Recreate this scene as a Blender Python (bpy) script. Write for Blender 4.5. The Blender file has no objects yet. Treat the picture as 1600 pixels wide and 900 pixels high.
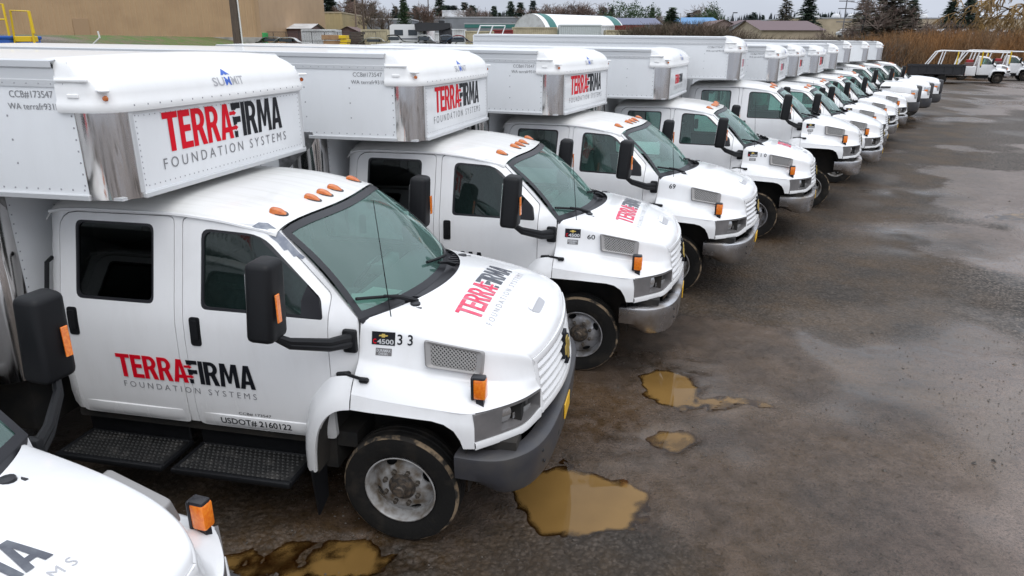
import bpy, bmesh, math, random
import numpy as np
from mathutils import Vector, Matrix
from mathutils.geometry import delaunay_2d_cdt
from mathutils.bvhtree import BVHTree

random.seed(7)
RNG = np.random.default_rng(11)
SC = bpy.context.scene
COL = SC.collection
R = math.radians

# ------------------------------------------------------------------ camera
CAM_H, CAM_PITCH, CAM_F = 3.301, 19.074, 1107.67
cam_d = bpy.data.cameras.new('camera')
cam_d.sensor_width = 36.0
cam_d.lens = CAM_F / 1600.0 * 36.0
cam_d.clip_end = 3000.0
cam_d.clip_start = 0.05
cam = bpy.data.objects.new('camera', cam_d)
COL.objects.link(cam)
cam.matrix_world = (Matrix.Translation((0, 0, CAM_H)) @ Matrix.Rotation(R(90 - CAM_PITCH), 4, 'X')
                    @ Matrix.Rotation(0.002, 4, 'Z'))
SC.camera = cam

# ------------------------------------------------------------------ overcast sky
world = bpy.data.worlds.new('World')
SC.world = world
world.use_nodes = True
wn = world.node_tree
wn.nodes.clear()
def wnode(t, **k):
    n = wn.nodes.new(t)
    for a, b in k.items():
        setattr(n, a, b)
    return n
sky = wnode('ShaderNodeTexSky', sky_type='NISHITA', sun_disc=False)
SUN_EL, SUN_AZ = 52.0, 150.0            # azimuth clockwise from +Y
sky.sun_elevation = R(SUN_EL)
sky.sun_rotation = R(SUN_AZ)
sky.dust_density = 3.0
sky.air_density = 1.0
tc = wnode('ShaderNodeTexCoord')
sep = wnode('ShaderNodeSeparateXYZ')
wn.links.new(tc.outputs['Generated'], sep.inputs[0])
# the cloud deck: brighter overhead than at the horizon, as an overcast sky is
ramp = wnode('ShaderNodeValToRGB')
ramp.color_ramp.elements[0].position = 0.0
ramp.color_ramp.elements[0].color = (4.9, 5.3, 6.15, 1)
ramp.color_ramp.elements[1].position = 1.0
ramp.color_ramp.elements[1].color = (13.9, 14.7, 15.9, 1)
wn.links.new(sep.outputs['Z'], ramp.inputs[0])
noi = wnode('ShaderNodeTexNoise')
mp = wnode('ShaderNodeMapping')
mp.inputs['Scale'].default_value = (1.2, 1.2, 5.0)
wn.links.new(tc.outputs['Generated'], mp.inputs[0])
wn.links.new(mp.outputs[0], noi.inputs['Vector'])
noi.inputs['Scale'].default_value = 2.2
noi.inputs['Detail'].default_value = 6
mr = wnode('ShaderNodeMapRange')
mr.inputs['From Min'].default_value = 0.3
mr.inputs['From Max'].default_value = 0.7
mr.inputs['To Min'].default_value = 0.88
mr.inputs['To Max'].default_value = 1.1
wn.links.new(noi.outputs['Fac'], mr.inputs[0])
mul = wnode('ShaderNodeVectorMath', operation='SCALE')
wn.links.new(ramp.outputs[0], mul.inputs[0])
wn.links.new(mr.outputs[0], mul.inputs['Scale'])
mix = wnode('ShaderNodeMix', data_type='RGBA')
mix.inputs['Factor'].default_value = 0.93
wn.links.new(sky.outputs[0], mix.inputs['A'])
wn.links.new(mul.outputs[0], mix.inputs['B'])
bg = wnode('ShaderNodeBackground')
bg.inputs['Strength'].default_value = 0.093
wn.links.new(mix.outputs['Result'], bg.inputs['Color'])
wo = wnode('ShaderNodeOutputWorld')
wn.links.new(bg.outputs[0], wo.inputs['Surface'])

sun_d = bpy.data.lights.new('sun', 'SUN')
sun_d.energy = 0.75
sun_d.angle = R(50)
sun_d.color = (1.0, 0.97, 0.93)
sun = bpy.data.objects.new('sun', sun_d)
COL.objects.link(sun)
sd = Vector((math.sin(R(SUN_AZ)) * math.cos(R(SUN_EL)), math.cos(R(SUN_AZ)) * math.cos(R(SUN_EL)), math.sin(R(SUN_EL))))
sun.rotation_euler = (-sd).to_track_quat('-Z', 'Y').to_euler()
sun.location = sd * 60

SC.view_settings.view_transform = 'Standard'
SC.view_settings.look = 'None'
SC.view_settings.gamma = 1.0
SC.view_settings.use_curve_mapping = False
SC.view_settings.exposure = 0.38
SC.cycles.max_bounces = 8
SC.cycles.transparent_max_bounces = 16
SC.cycles.use_denoising = True

# ------------------------------------------------------------------ where things stand
def at(px, py, Y):
    """world point seen at photo pixel (px, py), at distance Y north of the camera"""
    p = R(CAM_PITCH)
    a, b = (px - 800) / CAM_F, -(py - 450) / CAM_F
    d = Vector((a, math.cos(p) + b * math.sin(p), -math.sin(p) + b * math.cos(p)))
    return Vector((0, 0, CAM_H)) + d * (Y / d.y)

# ------------------------------------------------------------------ materials
MATS = {}
def nn(nt, t, **k):
    n = nt.nodes.new(t)
    for a, b in k.items():
        setattr(n, a, b)
    return n
def mat(name, col, rough=0.5, metal=0.0, col2=None, nscale=6.0, ncut=(0.4, 0.65), detail=5.0, bump=0.0, bscale=None,
        coat=0.0, rough2=None, space='pos', emit=None, stretch=None, spec=None, bdist=0.01):
    if name in MATS:
        return MATS[name]
    m = bpy.data.materials.new(name)
    m.use_nodes = True
    nt = m.node_tree
    b = nt.nodes['Principled BSDF']
    b.inputs['Base Color'].default_value = (*col, 1)
    b.inputs['Roughness'].default_value = rough
    b.inputs['Metallic'].default_value = metal
    if spec is not None:
        b.inputs['Specular IOR Level'].default_value = spec
    if coat:
        b.inputs['Coat Weight'].default_value = coat
        b.inputs['Coat Roughness'].default_value = 0.06
    vec = None
    if col2 is not None or bump or rough2 is not None:
        if space == 'pos':
            vec = nn(nt, 'ShaderNodeNewGeometry').outputs['Position']
        else:
            vec = nn(nt, 'ShaderNodeTexCoord').outputs['Object']
        if stretch:
            mpn = nn(nt, 'ShaderNodeMapping')
            mpn.inputs['Scale'].default_value = stretch
            nt.links.new(vec, mpn.inputs[0])
            vec = mpn.outputs[0]
    if col2 is not None or rough2 is not None:
        no = nn(nt, 'ShaderNodeTexNoise')
        no.inputs['Scale'].default_value = nscale
        no.inputs['Detail'].default_value = detail
        nt.links.new(vec, no.inputs['Vector'])
        r_ = nn(nt, 'ShaderNodeMapRange')
        r_.inputs['From Min'].default_value, r_.inputs['From Max'].default_value = ncut
        nt.links.new(no.outputs['Fac'], r_.inputs[0])
        if col2 is not None:
            mx = nn(nt, 'ShaderNodeMix', data_type='RGBA')
            mx.inputs['A'].default_value = (*col, 1)
            mx.inputs['B'].default_value = (*col2, 1)
            nt.links.new(r_.outputs[0], mx.inputs['Factor'])
            nt.links.new(mx.outputs['Result'], b.inputs['Base Color'])
        if rough2 is not None:
            r2 = nn(nt, 'ShaderNodeMapRange')
            r2.inputs['To Min'].default_value, r2.inputs['To Max'].default_value = rough, rough2
            nt.links.new(r_.outputs[0], r2.inputs[0])
            nt.links.new(r2.outputs[0], b.inputs['Roughness'])
    if bump:
        nb = nn(nt, 'ShaderNodeTexNoise')
        nb.inputs['Scale'].default_value = bscale or nscale
        nb.inputs['Detail'].default_value = 4
        nt.links.new(vec, nb.inputs['Vector'])
        bp = nn(nt, 'ShaderNodeBump')
        bp.inputs['Strength'].default_value = bump
        bp.inputs['Distance'].default_value = bdist
        nt.links.new(nb.outputs['Fac'], bp.inputs['Height'])
        nt.links.new(bp.outputs[0], b.inputs['Normal'])
    if emit:
        b.inputs['Emission Color'].default_value = (*col, 1)
        b.inputs['Emission Strength'].default_value = emit
    MATS[name] = m
    return m

def paint(name, col, dirt, low=True, rough=0.22, amount=0.35, streak=None):
    """white vehicle paint: a clear coat, faint grime in streaks, road film low on the body"""
    if name in MATS:
        return MATS[name]
    m = mat(name, col, rough, coat=0.5)
    nt = m.node_tree
    b = nt.nodes['Principled BSDF']
    g = nn(nt, 'ShaderNodeNewGeometry')
    mpn = nn(nt, 'ShaderNodeMapping')
    mpn.inputs['Scale'].default_value = streak or (3, 3, 0.8)
    nt.links.new(nn(nt, 'ShaderNodeTexCoord').outputs['Object'] if streak else g.outputs['Position'], mpn.inputs[0])
    no = nn(nt, 'ShaderNodeTexNoise')
    no.inputs['Scale'].default_value = 2.0
    no.inputs['Detail'].default_value = 8
    no.inputs['Roughness'].default_value = 0.65
    nt.links.new(mpn.outputs[0], no.inputs['Vector'])
    a = nn(nt, 'ShaderNodeMapRange')
    a.inputs['From Min'].default_value, a.inputs['From Max'].default_value = 0.48, 0.8
    a.inputs['To Max'].default_value = amount
    nt.links.new(no.outputs['Fac'], a.inputs[0])
    fac = a.outputs[0]
    if low:
        s = nn(nt, 'ShaderNodeSeparateXYZ')
        nt.links.new(g.outputs['Position'], s.inputs[0])
        zz = nn(nt, 'ShaderNodeMapRange')
        zz.inputs['From Min'].default_value, zz.inputs['From Max'].default_value = 1.15, 0.55
        zz.inputs['To Max'].default_value = 0.42
        nt.links.new(s.outputs['Z'], zz.inputs[0])
        mm = nn(nt, 'ShaderNodeMath', operation='MULTIPLY')
        nt.links.new(zz.outputs[0], mm.inputs[0])
        nt.links.new(no.outputs['Fac'], mm.inputs[1])
        ad = nn(nt, 'ShaderNodeMath', operation='ADD', use_clamp=True)
        nt.links.new(fac, ad.inputs[0])
        nt.links.new(mm.outputs[0], ad.inputs[1])
        fac = ad.outputs[0]
    mx = nn(nt, 'ShaderNodeMix', data_type='RGBA')
    mx.inputs['A'].default_value = (*col, 1)
    mx.inputs['B'].default_value = (*dirt, 1)
    nt.links.new(fac, mx.inputs['Factor'])
    nt.links.new(mx.outputs['Result'], b.inputs['Base Color'])
    rr = nn(nt, 'ShaderNodeMapRange')
    rr.inputs['To Min'].default_value, rr.inputs['To Max'].default_value = rough, 0.6
    nt.links.new(fac, rr.inputs[0])
    nt.links.new(rr.outputs[0], b.inputs['Roughness'])
    return m

def glass(name, tint, ior=1.7, rough=0.015, film=None):
    if name in MATS:
        return MATS[name]
    m = bpy.data.materials.new(name)
    m.use_nodes = True
    nt = m.node_tree
    nt.nodes.clear()
    fr = nn(nt, 'ShaderNodeFresnel')
    fr.inputs['IOR'].default_value = ior
    tr = nn(nt, 'ShaderNodeBsdfTransparent')
    tr.inputs['Color'].default_value = (*tint, 1)
    gl = nn(nt, 'ShaderNodeBsdfGlossy')
    gl.inputs['Roughness'].default_value = rough
    gl.inputs['Color'].default_value = (0.9, 0.97, 0.95, 1)
    mx = nn(nt, 'ShaderNodeMixShader')
    nt.links.new(fr.outputs[0], mx.inputs[0])
    nt.links.new(tr.outputs[0], mx.inputs[1])
    nt.links.new(gl.outputs[0], mx.inputs[2])
    o = nn(nt, 'ShaderNodeOutputMaterial')
    out = mx.outputs[0]
    if film:                                    # dusty film; its teal colour also paints sky brightness into the glass
        df = nn(nt, 'ShaderNodeBsdfDiffuse')
        df.inputs['Color'].default_value = (*film[1], 1)
        m2 = nn(nt, 'ShaderNodeMixShader')
        m2.inputs[0].default_value = film[0]
        nt.links.new(out, m2.inputs[1])
        nt.links.new(df.outputs[0], m2.inputs[2])
        out = m2.outputs[0]
    nt.links.new(out, o.inputs['Surface'])
    MATS[name] = m
    return m

M_PAINT = paint('white_paint', (0.82, 0.82, 0.825), (0.42, 0.39, 0.34), amount=.13)
M_ROOF = paint('roof_paint', (0.78, 0.775, 0.755), (0.40, 0.37, 0.30), low=False, rough=0.4, amount=0.38, streak=(.35, 7, 1))
M_BOX = paint('box_skin', (0.79, 0.805, 0.82), (0.45, 0.44, 0.42), low=True, rough=0.35, amount=0.10)
M_CAP = paint('fibreglass', (0.85, 0.85, 0.845), (0.5, 0.47, 0.4), low=False, rough=0.55, amount=0.12)
M_TRIM = mat('aluminium_rail', (0.62, 0.63, 0.64), 0.42, 0.35)
M_CHROME = mat('chrome', (0.60, 0.585, 0.575), 0.05, 1.0, rough2=0.17, nscale=5.0, bump=0.10, bscale=2.0, bdist=0.02, stretch=(3, 3, .7))
M_CHROMEB = mat('bumper_chrome', (0.52, 0.52, 0.535), 0.22, 1.0, col2=(0.25, 0.21, 0.17), nscale=3.5, ncut=(0.45, 0.72), rough2=0.55)
M_BUMPG = mat('grey_bumper', (0.042, 0.042, 0.048), 0.42, 0.0, col2=(0.06, 0.056, 0.054), nscale=5)
M_BLACK = mat('black_plastic', (0.008, 0.0085, 0.010), 0.5, bump=0.15, bscale=300, bdist=0.002, spec=.28)
M_SEAL = mat('black_seal', (0.016, 0.016, 0.020), 0.38)
M_UNDER = mat('underbody', (0.012, 0.012, 0.012), 0.85, col2=(0.03, 0.025, 0.02), nscale=4)
M_GREYP = mat('grey_bezel', (0.15, 0.145, 0.145), 0.36, 0.2, col2=(0.19, 0.18, 0.18), nscale=8)
M_VENTF = mat('vent_frame', (0.27, 0.26, 0.255), 0.4, 0.25)
M_REFL = mat('lamp_reflector', (0.55, 0.55, 0.55), 0.18, 0.8)
M_MESH = mat('vent_mesh', (0.40, 0.39, 0.38), 0.4, 0.3)
M_VOID = mat('vent_void', (0.02, 0.02, 0.022), 0.8)
M_AMBER = mat('amber_lens', (0.80, 0.17, 0.012), 0.22, coat=0.6, col2=(0.9, 0.26, 0.02), nscale=60)
M_AMBERD = mat('roof_amber_lens', (0.62, 0.17, 0.02), 0.25, coat=0.5, col2=(0.5, 0.1, 0.01), nscale=25)
M_RUBBER = mat('tyre_rubber', (0.010, 0.0095, 0.009), 0.8, col2=(0.035, 0.029, 0.023), nscale=7, ncut=(0.5, 0.8), bump=0.3, bscale=60, spec=.25)
M_MUD = mat('tyre_mud', (0.24, 0.175, 0.11), 0.85, col2=(0.02, 0.017, 0.014), nscale=14, ncut=(0.42, 0.58))
M_WHEELW = mat('wheel_white', (0.36, 0.355, 0.35), 0.45, 0.1, col2=(0.12, 0.09, 0.06), nscale=11, ncut=(0.42, 0.66), detail=8)
M_WHEELS = mat('wheel_silver', (0.36, 0.36, 0.375), 0.36, 0.5, col2=(0.13, 0.11, 0.09), nscale=11, ncut=(0.42, 0.68), detail=8)
M_HUB = mat('hub_iron', (0.045, 0.04, 0.036), 0.6, 0.3, col2=(0.13, 0.10, 0.075), nscale=30)
M_NUT = mat('lug_nut', (0.10, 0.085, 0.07), 0.55, 0.6)
M_WIND = glass('windscreen_glass', (0.52, 0.80, 0.73), 1.9, film=(.13, (.34, .60, .53)))
M_SIDEG = glass('side_glass', (0.42, 0.66, 0.60), 1.7, film=(.04, (.34, .60, .53)))
M_SIDED = glass('dark_side_glass', (0.13, 0.185, 0.18), 1.6, film=(.02, (.30, .50, .46)))
M_DARKG = glass('privacy_glass', (0.018, 0.02, 0.026), 1.45)
M_SEAT = mat('seat_cloth', (0.26, 0.265, 0.27), 0.9, col2=(0.2, 0.2, 0.2), nscale=20)
M_DASH = mat('dash_plastic', (0.20, 0.205, 0.21), 0.7)
M_LINER = mat('headliner', (0.5, 0.5, 0.48), 0.95)
M_RED = mat('decal_red', (0.66, 0.002, 0.016), 0.55, spec=.2)
M_PINK = mat('decal_faded_red', (0.72, 0.035, 0.10), 0.5, col2=(0.7, 0.13, 0.2), nscale=14)
M_INK = mat('decal_black', (0.008, 0.009, 0.013), 0.5, spec=.25)
M_INKF = mat('decal_faded_black', (0.075, 0.08, 0.10), 0.4, col2=(0.13, 0.14, 0.16), nscale=14)
M_GREYT = mat('decal_grey', (0.20, 0.20, 0.21), 0.5)
M_GREYL = mat('decal_light_grey', (0.42, 0.42, 0.44), 0.5)
M_BLUE = mat('decal_blue', (0.035, 0.12, 0.52), 0.4)
M_GOLD = mat('badge_gold', (0.65, 0.47, 0.12), 0.3, 0.6)
M_SILV = mat('badge_silver', (0.6, 0.6, 0.6), 0.3, 0.5)
M_PLATE = mat('plate_yellow', (0.80, 0.46, 0.03), 0.4)
M_PAPER = mat('paper', (0.75, 0.78, 0.74), 0.8)
M_WORN = mat('worn_primer', (0.19, 0.21, 0.26), 0.5, col2=(0.32, 0.34, 0.38), nscale=22)
M_DIAMOND = mat('tread_plate', (0.40, 0.40, 0.41), 0.35, 0.85, col2=(0.2, 0.2, 0.2), nscale=14)

# ------------------------------------------------------------------ mesh building
CACHE = {}
class MB:
    def __init__(s):
        s.v, s.f, s.m = [], [], []
        s.cur = 0
    def add(s, vs, fs):
        o = len(s.v)
        s.v += [tuple(map(float, q)) for q in vs]
        s.f += [tuple(i + o for i in q) for q in fs]
        s.m += [s.cur] * len(fs)
        return s
    def bm(s, b):
        b.verts.index_update()
        return s.add([v.co[:] for v in b.verts], [[v.index for v in f.verts] for f in b.faces])
    def box(s, x0, x1, y0, y1, z0, z1, bev=0.0, seg=2, M=None):
        b = bmesh.new()
        bmesh.ops.create_cube(b, size=1.0)
        for v in b.verts:
            v.co = Vector(((x0 + x1) / 2 + v.co.x * (x1 - x0), (y0 + y1) / 2 + v.co.y * (y1 - y0), (z0 + z1) / 2 + v.co.z * (z1 - z0)))
        if bev:
            bmesh.ops.bevel(b, geom=b.edges[:], offset=bev, segments=seg, profile=0.5, affect='EDGES')
        if M is not None:
            bmesh.ops.transform(b, matrix=M, verts=b.verts[:])
        s.bm(b)
        b.free()
        return s
    def tube(s, pts, r, n=8, cap=True):
        pts = [Vector(p) for p in pts]
        rs = r if isinstance(r, (list, tuple)) else [r] * len(pts)
        vs, fs = [], []
        ref = Vector((0.31, 0.17, 0.93)).normalized()
        for i, p in enumerate(pts):
            d = (pts[min(i + 1, len(pts) - 1)] - pts[max(i - 1, 0)]).normalized()
            if abs(d.dot(ref)) > 0.97:
                ref = Vector((0.9, 0.2, 0.1)).normalized()
            a = d.cross(ref).normalized()
            b = d.cross(a)
            for k in range(n):
                t = 2 * math.pi * (k + .5) / n
                vs.append(p + (a * math.cos(t) + b * math.sin(t)) * rs[i])
        for i in range(len(pts) - 1):
            for k in range(n):
                fs.append((i * n + k, i * n + (k + 1) % n, (i + 1) * n + (k + 1) % n, (i + 1) * n + k))
        if cap:
            fs.append(tuple(range(n))[::-1])
            fs.append(tuple(range((len(pts) - 1) * n, len(pts) * n)))
        return s.add(vs, fs)
    def lathe(s, prof, c, n=32, axis='y', closed=False):
        """prof: (radius, offset along the axis)"""
        vs, fs = [], []
        for r, a in prof:
            for k in range(n):
                t = 2 * math.pi * k / n
                q = (r * math.cos(t), r * math.sin(t))
                vs.append({'y': (c[0] + q[0], c[1] + a, c[2] + q[1]), 'z': (c[0] + q[0], c[1] + q[1], c[2] + a),
                           'x': (c[0] + a, c[1] + q[0], c[2] + q[1])}[axis])
        m = len(prof)
        for i in range(m if closed else m - 1):
            j = (i + 1) % m
            for k in range(n):
                fs.append((i * n + k, i * n + (k + 1) % n, j * n + (k + 1) % n, j * n + k))
        return s.add(vs, fs)
    def grid(s, g):
        m, n = len(g), len(g[0])
        vs = [p for row in g for p in row]
        fs = [(i * n + j, i * n + j + 1, (i + 1) * n + j + 1, (i + 1) * n + j) for i in range(m - 1) for j in range(n - 1)]
        return s.add(vs, fs)
    def prism(s, poly, fmap, thick):
        """poly 2D -> fmap(u,v) front, + thick vector back"""
        a = [Vector(fmap(*p)) for p in poly]
        b = [p + Vector(thick) for p in a]
        n = len(a)
        fs = [tuple(range(n)), tuple(range(2 * n - 1, n - 1, -1))] + [(i, n + i, n + (i + 1) % n, (i + 1) % n) for i in range(n)]
        return s.add(a + b, fs)
    def mirror(s):
        n = len(s.v)
        o = MB()
        o.v = [(x, -y, z) for x, y, z in s.v]
        o.f = [tuple(reversed(f)) for f in s.f]
        o.m = list(s.m)
        return o
    def mesh(s, name, mats, angle=35, weld=0.0, recalc=True):
        me = bpy.data.meshes.new(name)
        me.from_pydata(s.v, [], s.f)
        for m in (mats if isinstance(mats, (list, tuple)) else [mats]):
            me.materials.append(m)
        if any(s.m):
            me.polygons.foreach_set('material_index', s.m)
        if recalc or weld:
            b = bmesh.new()
            b.from_mesh(me)
            if weld:
                bmesh.ops.remove_doubles(b, verts=b.verts[:], dist=weld)
            if recalc:
                bmesh.ops.recalc_face_normals(b, faces=b.faces[:])
            b.to_mesh(me)
            b.free()
        if angle:
            me.polygons.foreach_set('use_smooth', [True] * len(me.polygons))
            me.set_sharp_from_angle(angle=R(angle))
        me.update()
        return me

def link(name, me, parent=None, loc=(0, 0, 0)):
    o = bpy.data.objects.new(name, me)
    COL.objects.link(o)
    o.location = loc
    if parent is not None:
        o.parent = parent
    return o
def tag(o, label=None, cat=None, group=None, kind=None):
    if label: o['label'] = label
    if cat: o['category'] = cat
    if group: o['group'] = group
    if kind: o['kind'] = kind
    return o
def empty(name, loc=(0, 0, 0), rz=0.0):
    o = bpy.data.objects.new(name, None)
    o.empty_display_size = 0.3
    COL.objects.link(o)
    o.location = loc
    o.rotation_euler = (0, 0, rz)
    return o
def part(name, key, fn, mats, parent, loc=(0, 0, 0), angle=35, weld=0.0):
    """a part whose mesh is built once and shared by every copy"""
    if key not in CACHE:
        CACHE[key] = fn().mesh(key, mats, angle, weld)
    return link(name, CACHE[key], parent, loc)

def inside(p, poly):
    x, y = p
    c = False
    n = len(poly)
    for i in range(n):
        x1, y1 = poly[i]
        x2, y2 = poly[i - 1]
        if (y1 > y) != (y2 > y) and x < (x2 - x1) * (y - y1) / (y2 - y1) + x1:
            c = not c
    return c
def densify(poly, step, closed=True):
    o = []
    n = len(poly)
    for i in range(n if closed else n - 1):
        a, b = poly[i], poly[(i + 1) % n]
        k = max(1, int(math.hypot(b[0] - a[0], b[1] - a[1]) / step))
        o += [(a[0] + (b[0] - a[0]) * j / k, a[1] + (b[1] - a[1]) * j / k) for j in range(k)]
    if not closed:
        o.append(poly[-1])
    return o
def rounded(poly, r, seg=4):
    """round the corners of a polygon; r may be one number or one per corner"""
    o = []
    n = len(poly)
    for i in range(n):
        rr = r[i] if isinstance(r, (list, tuple)) else r
        p, a, b = Vector(poly[i]), Vector(poly[i - 1]), Vector(poly[(i + 1) % n])
        if rr <= 0:
            o.append(tuple(p))
            continue
        da, db = (a - p), (b - p)
        t = min(rr, da.length * .45, db.length * .45)
        p0, p1 = p + da.normalized() * t, p + db.normalized() * t
        for k in range(seg + 1):
            u = k / seg
            o.append(tuple((1 - u) ** 2 * p0 + 2 * u * (1 - u) * p + u * u * p1))
    return o
def tri2d(outline, holes=(), step=0.1, grid=True, pstep=None):
    """triangulate an outline with holes; returns 2D points, triangles"""
    ps = pstep or step
    loops = [densify(outline, ps)] + [densify(h, ps) for h in holes]
    pts, edges = [], []
    for L in loops:
        o = len(pts)
        pts += L
        edges += [(o + i, o + (i + 1) % len(L)) for i in range(len(L))]
    if grid:
        xs = [p[0] for p in outline]
        ys = [p[1] for p in outline]
        nx, ny = int((max(xs) - min(xs)) / step), int((max(ys) - min(ys)) / step)
        near = [Vector(p) for p in pts]
        for i in range(1, nx + 1):
            for j in range(1, ny + 1):
                q = (min(xs) + (i - .5 + .1 * (j % 2)) * step, min(ys) + (j - .5) * step)
                if inside(q, outline) and not any(inside(q, h) for h in holes):
                    if min((p[0] - q[0]) ** 2 + (p[1] - q[1]) ** 2 for p in pts) > (step * .35) ** 2:
                        near.append(Vector(q))
        allp = near
    else:
        allp = [Vector(p) for p in pts]
    v, e, f, *_ = delaunay_2d_cdt([Vector((p[0], p[1])) for p in allp], edges, [], 0, 1e-7)
    v = [(p.x, p.y) for p in v]
    fs = []
    for t in f:
        c = (sum(v[i][0] for i in t) / len(t), sum(v[i][1] for i in t) / len(t))
        if inside(c, outline) and not any(inside(c, h) for h in holes):
            fs.append(tuple(t))
    return v, fs
def panel(mb, outline, holes, fmap, step=0.1, thick=None, pstep=None, grid=True):
    """a curved sheet cut to an outline, with thickness"""
    v, f = tri2d(outline, holes, step, grid, pstep)
    P = [Vector(fmap(*p)) for p in v]
    if not thick:
        return mb.add(P, f)
    n = len(P)
    T = Vector(thick)
    cnt = {}
    for t in f:
        for i in range(len(t)):
            k = (t[i], t[(i + 1) % len(t)])
            cnt[k] = 1
    sides = [(a, b) for (a, b) in cnt if (b, a) not in cnt]
    fs = list(f) + [tuple(reversed([i + n for i in t])) for t in f] + [(b, a, a + n, b + n) for a, b in sides]
    return mb.add(P + [p + T for p in P], fs)
def pcurve(pts):
    """smooth interpolation through (t, value...) knots"""
    T = np.array([p[0] for p in pts], float)
    V = np.array([p[1:] for p in pts], float)
    d = np.zeros_like(V)
    h = np.diff(T)[:, None]
    s = np.diff(V, axis=0) / h
    d[1:-1] = np.where(s[:-1] * s[1:] > 0, 2 * s[:-1] * s[1:] / np.where(s[:-1] + s[1:] == 0, 1, s[:-1] + s[1:]), 0)
    d[0], d[-1] = s[0], s[-1]
    def f(t):
        t = min(max(t, T[0]), T[-1])
        i = min(max(int(np.searchsorted(T, t) - 1), 0), len(T) - 2)
        H = T[i + 1] - T[i]
        u = (t - T[i]) / H
        r = ((1 + 2 * u) * (1 - u) ** 2 * V[i] + u * (1 - u) ** 2 * H * d[i] + u * u * (3 - 2 * u) * V[i + 1] + u * u * (u - 1) * H * d[i + 1])
        return r if len(r) > 1 else float(r[0])
    return f
def catmull(pts, k):
    P = [Vector(p) for p in pts]
    o = []
    for i in range(len(P) - 1):
        a, b, c, d = P[max(i - 1, 0)], P[i], P[i + 1], P[min(i + 2, len(P) - 1)]
        for j in range(k):
            t = j / k
            o.append(0.5 * ((2 * b) + (c - a) * t + (2 * a - 5 * b + 4 * c - d) * t * t + (3 * b - a - 3 * c + d) * t ** 3))
    o.append(P[-1])
    return o
def surf(ctrl, ku, kv):
    """smooth a control grid in both directions"""
    rows = [catmull(r, kv) for r in ctrl]
    cols = [catmull([rows[i][j] for i in range(len(rows))], ku) for j in range(len(rows[0]))]
    return [[cols[j][i] for j in range(len(cols))] for i in range(len(cols[0]))]
def smooth01(t):
    t = min(max(t, 0.0), 1.0)
    return t * t * (3 - 2 * t)
# ================================================================== lettering
def arcp(cx, cy, rx, ry, a0, a1, n=8):
    return [(cx + rx * math.cos(R(a0 + (a1 - a0) * i / n)), cy + ry * math.sin(R(a0 + (a1 - a0) * i / n))) for i in range(n + 1)]
S_ = 0.19
GLYPH = {
    'T': (0.60, [(.0, .84), (0, 1), (.6, 1), (.6, .84), (.4, .84), (.4, 0), (.2, 0), (.2, .84)], []),
    'E': (0.50, [(0, 0), (0, 1), (.48, 1), (.48, .83), (S_, .83), (S_, .61), (.46, .61), (.46, .44), (S_, .44), (S_, .17), (.5, .17), (.5, 0)], []),
    'R': (0.60, [(0, 0), (0, 1), (.28, 1)] + arcp(.29, .715, .27, .285, 90, -55, 10) + [(.60, 0), (.39, 0), (.26, .41), (S_, .41), (S_, 0)],
          [[(S_, .56), (S_, .85), (.27, .85)] + arcp(.27, .705, .11, .145, 80, -80, 6) + [(.27, .56)]]),
    'A': (0.62, [(0, 0), (.20, 1), (.42, 1), (.62, 0), (.43, 0), (.40, .19), (.22, .19), (.19, 0)], [[(.248, .34), (.31, .74), (.372, .34)]]),
    'I': (0.19, [(0, 0), (0, 1), (.19, 1), (.19, 0)], []),
    'M': (0.80, [(0, 0), (.05, 1), (.27, 1), (.40, .45), (.53, 1), (.75, 1), (.80, 0), (.62, 0), (.585, .66), (.46, .16), (.34, .16), (.215, .66), (.18, 0)], []),
    'F1': (0.47, [(.02, .80), (.0, 1), (.47, 1), (.47, .83), (.26, .83), (.20, .79), (.12, .80)], []),
    'F2': (0.47, [(.06, .36), (.03, .62), (.12, .60), (.44, .60), (.44, .43), (.25, .43), (.22, .38), (.14, .37)], []),
    'F3': (0.47, [(.07, 0), (.05, .20), (.14, .18), (.23, .19), (.23, 0)], []),
    's1': (0, [(-.10, .66), (-.11, .76), (.10, .77), (.10, .80), (.24, .71), (.12, .64), (.10, .67)], []),
    's2': (0, [(-.06, .23), (-.08, .33), (.12, .345), (.12, .38), (.27, .29), (.15, .21), (.13, .24)], []),
}
def logo_polys():
    red, blk = [], []
    x = 0.0
    for ch in 'TERRA':
        w, o, h = GLYPH[ch]
        red.append(([(a + x, b) for a, b in o], [[(a + x, b) for a, b in q] for q in h]))
        x += w + (.035 if ch != 'A' else .0)
    for k in ('s1', 's2'):
        red.append(([(a + x, b) for a, b in GLYPH[k][1]], []))
    for k in ('F1', 'F2', 'F3'):
        blk.append(([(a + x, b) for a, b in GLYPH[k][1]], []))
    x += .47 + .04
    for ch in 'IRMA':
        w, o, h = GLYPH[ch]
        blk.append(([(a + x, b) for a, b in o], [[(a + x, b) for a, b in q] for q in h]))
        x += w + .035
    return red, blk, x - .035
LOGO = logo_polys()
def logo_mb(which, fmap, step=9.0):
    m = MB()
    for o, h in LOGO[which]:
        v, f = tri2d(o, h, step, step < 1, pstep=min(step, .5))
        m.add([fmap(a / LOGO[2], b) for a, b in v], f)
    return m
TXT = {}
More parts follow.
